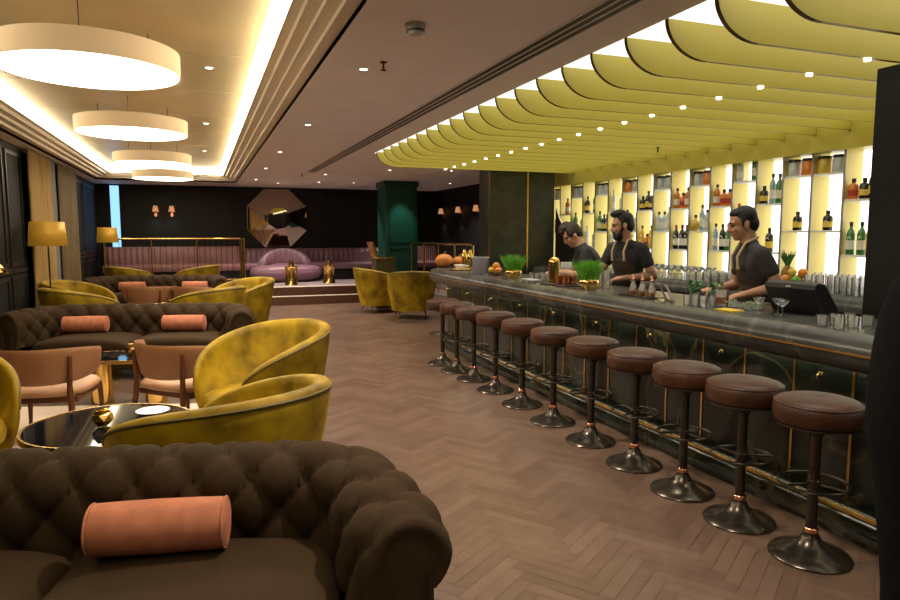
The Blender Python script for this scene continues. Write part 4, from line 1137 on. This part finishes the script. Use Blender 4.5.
# black tray with gold cylinder and copper cups
t = thing('bar_tray', 'black rectangular tray carrying a gold cylinder and copper cups', 'tray', (3.07,5.30,ZB)); MB().box(-.11,.11,-.24,.18,0,.012).build('tray', M['black'], t, bevel=.004)
t = thing('gold_cylinder', 'tall polished gold cylinder with domed top on the black tray', 'dispenser', (3.07,5.40,ZB+.013))
MB().lathe([(0,0),(.050,0),(.050,.19),(.046,.215),(.034,.232),(.015,.240),(0,.241)], 36).build('body', M['gold'], t); MB().lathe([(.0505,.012),(.053,.012),(.053,.024),(.0505,.024)], 36, ring=True).build('base_band', M['brass'], t)
for k, (dx, dy) in enumerate(((-.04,-.07),(.05,-.07),(-.03,-.17),(.05,-.17))):
    o = MB().lathe([(0,0),(.030,0),(.033,.01),(.036,.075),(.033,.075),(.029,.012),(0,.01)], 24).build('copper_cup', M['copper']); o.location = (3.07+dx, 5.31+dy, ZB+.013)
    tag(o, 'copper cup on the black tray, %s' % ['by the gold cylinder at the bar edge','by the gold cylinder at the barman side','at the near end, bar edge','at the near end, barman side'][k], 'cup', 'copper cups on the tray')
for k in range(4):
    put('mixing_glass', ghm, (3.28, 5.22-.12*k, ZB), 'clear mixing glass beside the copper cups in the row behind the near wheatgrass', 'glass', 'mixing glasses behind the wheatgrass')
# dasher bottles with copper tops
dbm = MB().lathe([(0,0),(.022,0),(.026,.01),(.024,.05),(.012,.085),(.010,.105),(0,.105)], 18).mesh('flask', M['clear']); dcm = MB().lathe([(.0,.105),(.011,.105),(.013,.118),(.006,.126),(.004,.15),(0,.152)], 14).mesh('copper_top', M['copper']); dlm = MB().lathe([(0,.004),(.021,.006),(.022,.03),(0,.032)], 16).mesh('bitters', M['g_amber'])
o = MB().box(-.075,.075,-.19,.19,0,.010).build('dasher_tray', M['bronze'], bevel=.004); o.location = (3.08,4.10,ZB); tag(o, 'dark low tray under the copper-topped dasher bottles', 'tray')
for k in range(6):
    t = thing('dasher_bottle', 'small glass dasher bottle with copper top, %s from the near end of its tray' % ['first','second','third','fourth','fifth','sixth'][k], 'bottle', (3.055+.05*(k % 2), 3.96+.056*k, ZB+.011), 0, 'copper-topped dasher bottles')
    for nm, me in (('flask', dbm), ('copper_top', dcm), ('bitters', dlm)):
        o = bpy.data.objects.new(nm, me); COL.objects.link(o); o.parent = t
t = thing('menu_stand', 'propped pale menu card with blue and red print on the bar', 'menu', (3.06,3.72,ZB), R(60))
MX = Matrix.Rotation(R(-25), 4, 'X')
MB().box(-.06,.06,-.002,.002,0,.12,0,MX).build('card', M['porcelain'], t, smooth=False); MB().box(-.045,.01,-.0035,-.002,.04,.09,0,MX).build('blue_print', mat('blue_print',(.10,.25,.65),.6), t, smooth=False)
MX2 = Matrix.Translation((.10,.03,0)) @ Matrix.Rotation(R(-25), 4, 'X')
MB().box(-.045,.045,-.002,.002,0,.13,0,MX2).build('pink_card', mat('pink_card',(.42,.22,.20),.6), t, smooth=False); MB().box(-.05,.14,0,.09,0,.006).build('foot', M['clear'], t, smooth=False)
def herb_pot(x, y, label):
    t = thing('herb_pot', label, 'plant', (x, y, ZB), 0, 'fresh herbs on the bar')
    MB().lathe([(0,0),(.04,0),(.05,.06),(.047,.06),(.037,.006),(0,.005)], 24).build('pot', M['clear'], t)
    g = MB()
    for i in range(70):
        a = random.random()*2*PI; q = .055*math.sqrt(random.random()); h = random.uniform(.05,.13); x_, y_ = q*math.cos(a), q*math.sin(a); Rr = Euler((random.uniform(-.9,.9), random.uniform(-.9,.9), a)).to_matrix()
        g.add([Rr @ Vector(p) + Vector((x_, y_, h)) for p in ((-.016,0,0),(0,-.010,.003),(.018,0,0),(0,.010,.003))], [(0,1,2,3)])
        if i % 6 == 0: g.tube([(x_*.4,y_*.4,.01),(x_,y_,h)], .002, 4)
    g.build('leaves', M['herb'], t, smooth=False)
herb_pot(3.32, 3.81, 'green leafy herb pot on the bar beside the menu card'); herb_pot(3.37, 3.66, 'green leafy herb pot next to the amber drink glass')
for k in range(6):
    put('shot_glass', gtm, (3.04+.075*(k % 2), 3.56-.075*(k//2), ZB), 'small clear shot glass in front of the herb pots on the bar', 'glass', 'shot glasses by the herbs').scale = (.62,.62,.6)
t = thing('old_fashioned_glass', 'short glass of amber cocktail on the bar before the standing bartender', 'glass', (3.18,3.40,ZB)); MB().lathe([(0,0),(.042,0),(.044,.01),(.048,.105),(.044,.105),(.040,.014),(0,.012)], 28).build('tumbler', M['clear'], t); MB().lathe([(0,.014),(.038,.014),(.040,.06),(0,.06)], 24).build('drink', M['g_amber'], t)
t = thing('herb_plate', 'silvery green herb sprigs piled on the bar beside the standing bartender', 'garnish', (3.17,3.19,ZB)); 
g = MB()
for i in range(16):
    a = random.random()*2*PI; L = random.uniform(.06,.13); x_, y_ = random.uniform(-.05,.05), random.uniform(-.10,.10); pts = [(x_+math.cos(a)*L*q, y_+math.sin(a)*L*q, .010+.05*q*random.uniform(.4,1)) for q in (0,.3,.6,1)]
    g.tube(pts, .002, 4)
    for q in range(10):
        f = q/10; p = Vector(pts[0]).lerp(Vector(pts[3]), f); s_ = 1 if q % 2 else -1; d = Vector((math.cos(a+s_*1.0), math.sin(a+s_*1.0), .3))*.022
        g.add([p, p+d*.5+Vector((0,0,.005)), p+d, p+d*.5-Vector((0,0,.004))], [(0,1,2,3)])
g.build('sprigs', M['sprig'], t, smooth=False); MB().lathe([(0,0),(.07,0),(.10,.008),(.098,.010),(.06,.004),(0,.004)], 28).build('plate', M['clear'], t)
o = MB().box(-.05,.05,-.07,.07,0,.008).build('bar_coaster', M['lemon'], smooth=False); o.location = (3.02,3.16,ZB); tag(o, 'yellow-green coaster card beside the herb sprigs', 'coaster')
for k in range(3):
    put('coupe_glass', gcm, (3.08+.06*(k % 2), 2.99-.085*k, ZB), 'clear coupe glass between the herb sprigs and the till, %s' % ['nearest the sprigs','middle of three','nearest the till'][k], 'glass', 'coupes by the till').scale = (.8,.8,.75)
for k in range(6):
    put('tumbler', gtm, (2.98+.10*(k % 3), 2.48-.10*(k//3), ZB), 'clear tumbler in the cluster at the near end of the bar beyond the till', 'glass', 'tumblers at the near end').scale = (.72,.72,.55)
# till
t = thing('point_of_sale_terminal', 'black wedge-shaped till terminal seen from behind on the bar', 'till', (3.43,2.82,ZB), R(4))
pts = [(-.05,0),(-.15,.17),(-.145,.20),(-.10,.215),(-.03,.20),(.13,.02),(.13,0)]
MB().prism(pts, -.21, .21, 'y').build('housing', M['black'], t, smooth=False, bevel=.012)
MB().box(-.02,.11,-.19,.19,.0,.01).build('base', M['black'], t, bevel=.004)
MB().box(-.002,.002,-.17,.17,-.10,.10,0,Matrix.Translation((.055,0,.118)) @ Matrix.Rotation(R(-42),4,'Y')).build('screen', M['screen'], t, smooth=False)
MB().box(-.003,.001,-.02,.02,-.006,.006,0,Matrix.Translation((-.150,0,.183))).build('badge', M['grey'], t, smooth=False)
t.location = (3.34,2.92,ZB); t.scale = (.82,.80,.90)

# ------------------------------------------------------------------ people
def remesh(mb, name, m, vox, parent=None, smooth_it=4):
    o = mb.build(name, m, parent)
    r_ = o.modifiers.new('r','REMESH'); r_.mode = 'VOXEL'; r_.voxel_size = vox
    s_ = o.modifiers.new('s','SMOOTH'); s_.factor = .5; s_.iterations = smooth_it
    dg = bpy.context.evaluated_depsgraph_get(); dg.update()
    me = bpy.data.meshes.new_from_object(o.evaluated_get(dg))
    o.modifiers.clear(); old = o.data; o.data = me; bpy.data.meshes.remove(old); me.name = name
    me.polygons.foreach_set('use_smooth', [True]*len(me.polygons))
    if not me.materials: me.materials.append(m)
    return o
def hand(mb, wrist, d, n, curl=.5, side=1):
    """wrist, direction of the hand, palm normal (out of the palm), side +1 = thumb towards n x d"""
    d = d.normalized(); n = (n - d*n.dot(d)).normalized(); x = n.cross(d)*side
    W = Vector(wrist)
    mb.cap(W, .026, W + d*.03, .028)
    for k in range(4):
        q = (k-1.5)*.019
        mb.cap(W + d*.02 + x*q*.7, .015, W + d*.085 + x*q, .013)
    for k, (l, q) in enumerate(((.070,.030),(.078,.010),(.073,-.010),(.056,-.029))):
        a = W + d*.085 + x*q; c1 = curl*(.6+.12*k)
        v1 = (d*math.cos(c1) + n*math.sin(c1)); v2 = (d*math.cos(c1*2.1) + n*math.sin(c1*2.1)); v3 = (d*math.cos(c1*3) + n*math.sin(c1*3))
        b_ = a + v1*l*.48; c = b_ + v2*l*.30; e = c + v3*l*.22
        mb.cap(a, .0105, b_, .0095, 10); mb.cap(b_, .0095, c, .0085, 10); mb.cap(c, .0085, e, .0075, 10)
    t0_ = W + d*.02 + x*.022; t1 = t0_ + (d*.6 + x*.7 + n*.35).normalized()*.045; t2 = t1 + (d*.9 + x*.15 + n*.4).normalized()*.032
    mb.cap(t0_, .014, t1, .0115, 10); mb.cap(t1, .0115, t2, .009, 10)
def person(name_label, loc, rz, J, skin, tee, hairm, beard=False, apron=False, hairstyle='short', tattoo=False, height=1.0):
    V = Vector
    pel, chest, neck, head = V(J['pelvis']), V(J['chest']), V(J['neck']), V(J['head'])
    yaw, pit = J.get('hyaw',0), J.get('hpitch',0); HR = Matrix.Rotation(yaw,3,'Z') @ Matrix.Rotation(J.get('hroll',0),3,'Y') @ Matrix.Rotation(pit,3,'X')
    H = lambda x, y, z: head + HR @ V((x, y, z))
    tw = Matrix.Rotation(J.get('twist',0),3,'Z')
    up = (neck-pel).normalized()
    TL = V((1,0,0)); TL = tw @ TL; TB = up.cross(TL).normalized()*1.0      # towards the back
    TM = Matrix((TL, TB, up)).transposed()
    sh = {1: V(J['shL']), -1: V(J['shR'])}; el = {1: V(J['elL']), -1: V(J['elR'])}; wr = {1: V(J['wrL']), -1: V(J['wrR'])}
    hip = {s: pel + TL*(.09*s) + V((0,0,-.06)) for s in (1,-1)}
    kn = {1: V((.10,-.03,.50)), -1: V((-.10,-.03,.50))}; an = {1: V((.11,.0,.09)), -1: V((-.11,.0,.09))}
    B = MB()
    # head
    B.ell(H(0,.012,.03), (.073,.093,.088), HR, 22, 14); B.ell(H(0,-.022,-.045), (.058,.066,.075), HR, 18, 12); B.ell(H(0,-.058,-.095), (.030,.026,.022), HR, 12, 8)
    B.cap(H(0,-.082,.012), .011, H(0,-.103,-.030), .014, 10); B.ell(H(0,-.094,-.038), (.019,.013,.010), HR, 10, 8)
    for s in (1,-1):
        B.ell(H(.074*s,.012,-.018), (.011,.021,.033), HR, 10, 10); B.ell(H(.036*s,-.058,-.032), (.026,.022,.022), HR, 10, 8)
        B.cap(H(.012*s,-.080,.018), .012, H(.046*s,-.068,.018), .011, 8)
    B.ell(H(0,-.081,-.066), (.023,.011,.010), HR, 10, 8)
    # neck, torso core, arms
    B.cap(neck - up*.03, .062, head + HR @ V((0,.022,-.055)), .054, 16)
    B.cap(pel, .11, chest, .10, 16); B.cap(chest, .10, neck, .06, 14); B.cap(sh[1], .05, sh[-1], .05, 12)
    for s in (1,-1):
        B.cap(sh[s], .050, el[s], .040, 14); e2 = el[s].lerp(wr[s], .3); B.cap(el[s], .040, e2, .041, 14); B.cap(e2, .041, wr[s], .026, 14)
        hd, hn = J['handL' if s > 0 else 'handR']
        hand(B, wr[s], V(hd), V(hn), J.get('curl', .5), s)
        B.cap(hip[s], .075, kn[s], .055, 14); B.cap(kn[s], .055, an[s], .04, 14); B.cap(an[s] + V((0,0,-.03)), .04, an[s] + V((0,-.15,-.055)), .030, 12)
    body = remesh(B, 'person', skin, .0075, None, 3)
    if tattoo:
        body.data.materials.append(M['tattoo'])
        for p in body.data.polygons:
            c = p.center
            for s in (1,-1):
                ab = wr[s]-el[s]; t_ = (c-el[s]).dot(ab)/ab.length_squared
                if -.35 < t_ < .95 and (c-(el[s]+ab*t_)).length < .06: p.material_index = 1
    body.location = loc; body.rotation_euler = (0,0,rz); tag(body, name_label, 'person', 'bartenders')
    # t-shirt
    T = MB()
    T.ell(chest + up*.02, (.168,.118,.19), TM, 22, 14); T.ell(pel.lerp(chest,.45), (.150,.108,.20), TM, 22, 14); T.ell(pel, (.162,.120,.14), TM, 22, 12)
    T.cap(sh[1], .056, sh[-1], .056, 16); T.cap(neck - up*.06, .085, neck - up*.012, .066, 16)
    for s in (1,-1): T.cap(neck - up*.035, .055, sh[s] + up*.008, .050, 14)
    for s in (1,-1):
        T.cap(sh[s], .060, sh[s].lerp(el[s], .30), .060, 16); T.cap(sh[s].lerp(el[s], .3), .060, sh[s].lerp(el[s], .52), .058, 16)
        T.cap(chest + up*.05 + TL*(.08*s), .095, sh[s], .056, 14)
    remesh(T, 'tee_shirt', tee, .011, body, 5)
    # trousers and shoes
    T = MB(); T.ell(pel - V((0,0,.05)), (.165,.120,.12), None, 20, 12)
    for s in (1,-1): T.cap(hip[s], .092, kn[s], .066, 16); T.cap(kn[s], .066, an[s] + V((0,0,-.01)), .055, 16)
    remesh(T, 'trousers', M['trouser'], .014, body, 4)
    for s in (1,-1):
        T = MB(); T.ell(an[s] + V((0,-.06,-.045)), (.048,.135,.042), None, 18, 10); T.box(an[s].x-.042, an[s].x+.042, an[s].y-.18, an[s].y+.06, .001, .03); T.build('shoe', M['shoe'], body)
    # hair
    T = MB(); T.ell(H(0,.024,.046), (.079,.090,.080), HR, 22, 14); T.ell(H(0,.058,-.01), (.068,.058,.075), HR, 18, 12)
    if hairstyle == 'quiff':
        T.ell(H(0,-.045,.105), (.062,.050,.040), HR, 16, 10); T.ell(H(.02,-.075,.085), (.040,.034,.032), HR, 12, 8); T.ell(H(-.02,-.01,.125), (.05,.06,.03), HR, 14, 8)
        for s in (1,-1): T.ell(H(.068*s,-.0,.03), (.020,.05,.05), HR, 12, 8)
    elif hairstyle == 'volume':
        T.ell(H(0,-.02,.110), (.066,.075,.038), HR, 16, 10)
    else:
        T.ell(H(0,-.020,.080), (.066,.055,.036), HR, 16, 10)
    for s in (1,-1): T.cap(H(.070*s,.0,.03), .014, H(.070*s,-.012,-.015), .009, 8)
    remesh(T, 'hair', hairm, .0075, body, 2)
    T = MB()
    for s in (1,-1): T.cap(H(.016*s,-.0905,.024), .0038, H(.046*s,-.079,.021), .003, 8)
    T.build('eyebrows', hairm, body)
    for s in (1,-1): MB().ell(H(.032*s,-.076,-.002), (.010,.008,.006), HR, 12, 8).build('eye', M['eye'], body)
    MB().ell(H(0,-.0905,-.067), (.021,.007,.006), HR, 10, 8).build('lips', M['lip'], body)
    if beard:
        T = MB(); T.ell(H(0,-.048,-.098), (.056,.052,.046), HR, 18, 12); T.cap(H(.022,-.092,-.055), .008, H(-.022,-.092,-.055), .008, 8)
        for s in (1,-1): T.cap(H(.070*s,-.006,-.02), .014, H(.050*s,-.040,-.085), .022, 10); T.cap(H(.024*s,-.090,-.055), .008, H(.030*s,-.078,-.095), .014, 8)
        remesh(T, 'beard', hairm, .0065, body, 2)
    if apron:
        T = MB(); T.ell(chest + up*.02, (.186,.131,.20), TM, 22, 14); T.ell(pel.lerp(chest,.45), (.168,.124,.20), TM, 22, 14); T.ell(pel, (.180,.136,.14), TM, 22, 12)
        T.cap(pel - V((0,0,.05)), .165, pel - V((0,0,.36)), .165, 20)
        o = remesh(T, 'apron', M['apron'], .014, body, 5)
        bm = bmesh.new(); bm.from_mesh(o.data); kill = []
        for v in bm.verts:
            r_ = v.co - pel; q = TM.transposed() @ r_; hgt = q.z
            front = -q.y; w = abs(q.x); topz = (chest-pel).length + .07
            lim = .17 if hgt < topz*.55 else .17 - (hgt-topz*.55)/(topz*.45)*.085
            if front < .012 or hgt > topz or w > lim: kill.append(v)
        bmesh.ops.delete(bm, geom=kill, context='VERTS'); bm.to_mesh(o.data); bm.free()
        sm = o.modifiers.new('s','SOLIDIFY'); sm.thickness = .005
        topz = (chest-pel).length + .07
        for s in (1,-1):
            a = pel + TM @ V((.072*s, -.128, topz-.02)); b_ = neck + TM @ V((.068*s, -.045, .0)); m1 = a.lerp(b_, .55) + TM @ V((0,-.035,.0)); c = neck + TM @ V((.045*s, .055, .035))
            T = MB(); T.tube([a, m1, b_ + up*.012, c], .010, 8); T.build('neck_strap', M['strap'], body)
    return body
# local frame: front = -y, the person's left = +x.  rz turns the front: -90 deg -> faces -x (the bar)
P1 = dict(pelvis=(0,.06,.95), chest=(0,-.05,1.23), neck=(0,-.16,1.42), head=(0,-.25,1.535), hpitch=R(36), shL=(.165,-.12,1.36), shR=(-.165,-.12,1.36),
          elL=(.215,-.16,1.12), elR=(-.215,-.20,1.12), wrL=(.10,-.37,1.15), wrR=(-.10,-.41,1.15), handL=((-.25,-.85,-.25),(0,-.2,-1)), handR=((.25,-.85,-.25),(0,-.2,-1)), curl=.5)
person('bartender in charcoal tee leaning over the bar, head bowed, hands by copper cups', (3.83,5.88,0), R(-113), P1, M['skinpale'], M['tee'], M['hairbrown'], hairstyle='quiff')
P2 = dict(pelvis=(0,.03,.97), chest=(0,-.02,1.27), neck=(0,-.075,1.48), head=(0,-.125,1.625), hpitch=R(10), hyaw=R(-42), shL=(.178,-.05,1.405), shR=(-.178,-.05,1.405),
          elL=(.255,.02,1.155), elR=(-.245,-.12,1.18), wrL=(.06,-.21,1.13), wrR=(-.14,-.25,1.12), handL=((-.45,-.85,-.2),(0,-.3,-1)), handR=((.1,-.95,-.25),(0,-.3,-1)), curl=.5)
person('bearded bartender with tattooed forearms in dark tee and brown apron', (3.80,5.25,0), R(-76), P2, M['skinpale'], M['tee'], M['hairblack'], beard=True, apron=True, hairstyle='volume', tattoo=True)
P3 = dict(pelvis=(0,.02,.97), chest=(0,-.03,1.265), neck=(0,-.085,1.475), head=(0,-.14,1.62), hpitch=R(14), hyaw=R(-4), shL=(.175,-.05,1.40), shR=(-.175,-.08,1.40),
          elL=(.225,.06,1.175), elR=(-.235,-.10,1.15), wrL=(.16,-.14,1.115), wrR=(-.12,-.30,1.12), handL=((-.1,-.95,-.2),(-.2,-.2,-1)), handR=((.1,-.95,-.1),(0,-.2,-1)), curl=.55)
person('standing bartender in dark grey tee and brown apron, reaching to the bar', (3.83,3.72,0), R(-118), P3, M['skin'], M['teegrey'], M['hairblack'], apron=True)

# ------------------------------------------------------------------ lights, world, camera
w = bpy.data.worlds.new('World'); scn.world = w; w.use_nodes = True
w.node_tree.nodes['Background'].inputs[0].default_value = (1,.85,.75,1); w.node_tree.nodes['Background'].inputs[1].default_value = .02
def spot(name, loc, to, e, ang, col, soft=.05):
    l = bpy.data.lights.new(name, 'SPOT'); l.energy = e; l.spot_size = R(ang); l.spot_blend = .7; l.color = col; l.shadow_soft_size = soft
    o = bpy.data.objects.new(name, l); COL.objects.link(o); o.location = loc; o.rotation_euler = (Vector(to)-Vector(loc)).to_track_quat('-Z','Y').to_euler(); return o
for y in (2.6, 4.1, 5.6, 7.1, 8.6): spot('bar_spot', (3.15,y,FB-.03), (3.15,y,0), 22, 85, (1,.9,.72))
spot('column_spot', (4.15,13.82,C-.03), (4.24,14.3,1.45), 34, 50, (.8,1,.85))
for x in (-.98, -.62): spot('sconce_spot', (x,YB-.16,2.0), (x,YB-.05,1.2), 3, 90, (.6,1,.85))
for y in (16.75,15.5,14.35): spot('sconce_spot', (XR-.16,y,1.92), (XR-.05,y,1.2), 3, 90, (.7,1,.85))

cam = bpy.data.cameras.new('Camera'); co = bpy.data.objects.new('Camera', cam); COL.objects.link(co)
F = 660.0; cam.sensor_fit = 'HORIZONTAL'; cam.sensor_width = 36; cam.lens = F/900*36; cam.clip_start = .05
P = math.atan(67/F); YAW = math.atan(250/math.hypot(F,67))
co.location = (0,0,1.55); co.rotation_euler = (PI/2 - P, 0, -YAW)
scn.camera = co
scn.view_settings.view_transform = 'Standard'; scn.view_settings.look = 'None'; scn.view_settings.gamma = 1; scn.view_settings.use_curve_mapping = False
scn.view_settings.exposure = .5
scn.cycles.use_denoising = True
scn.cycles.max_bounces = 8
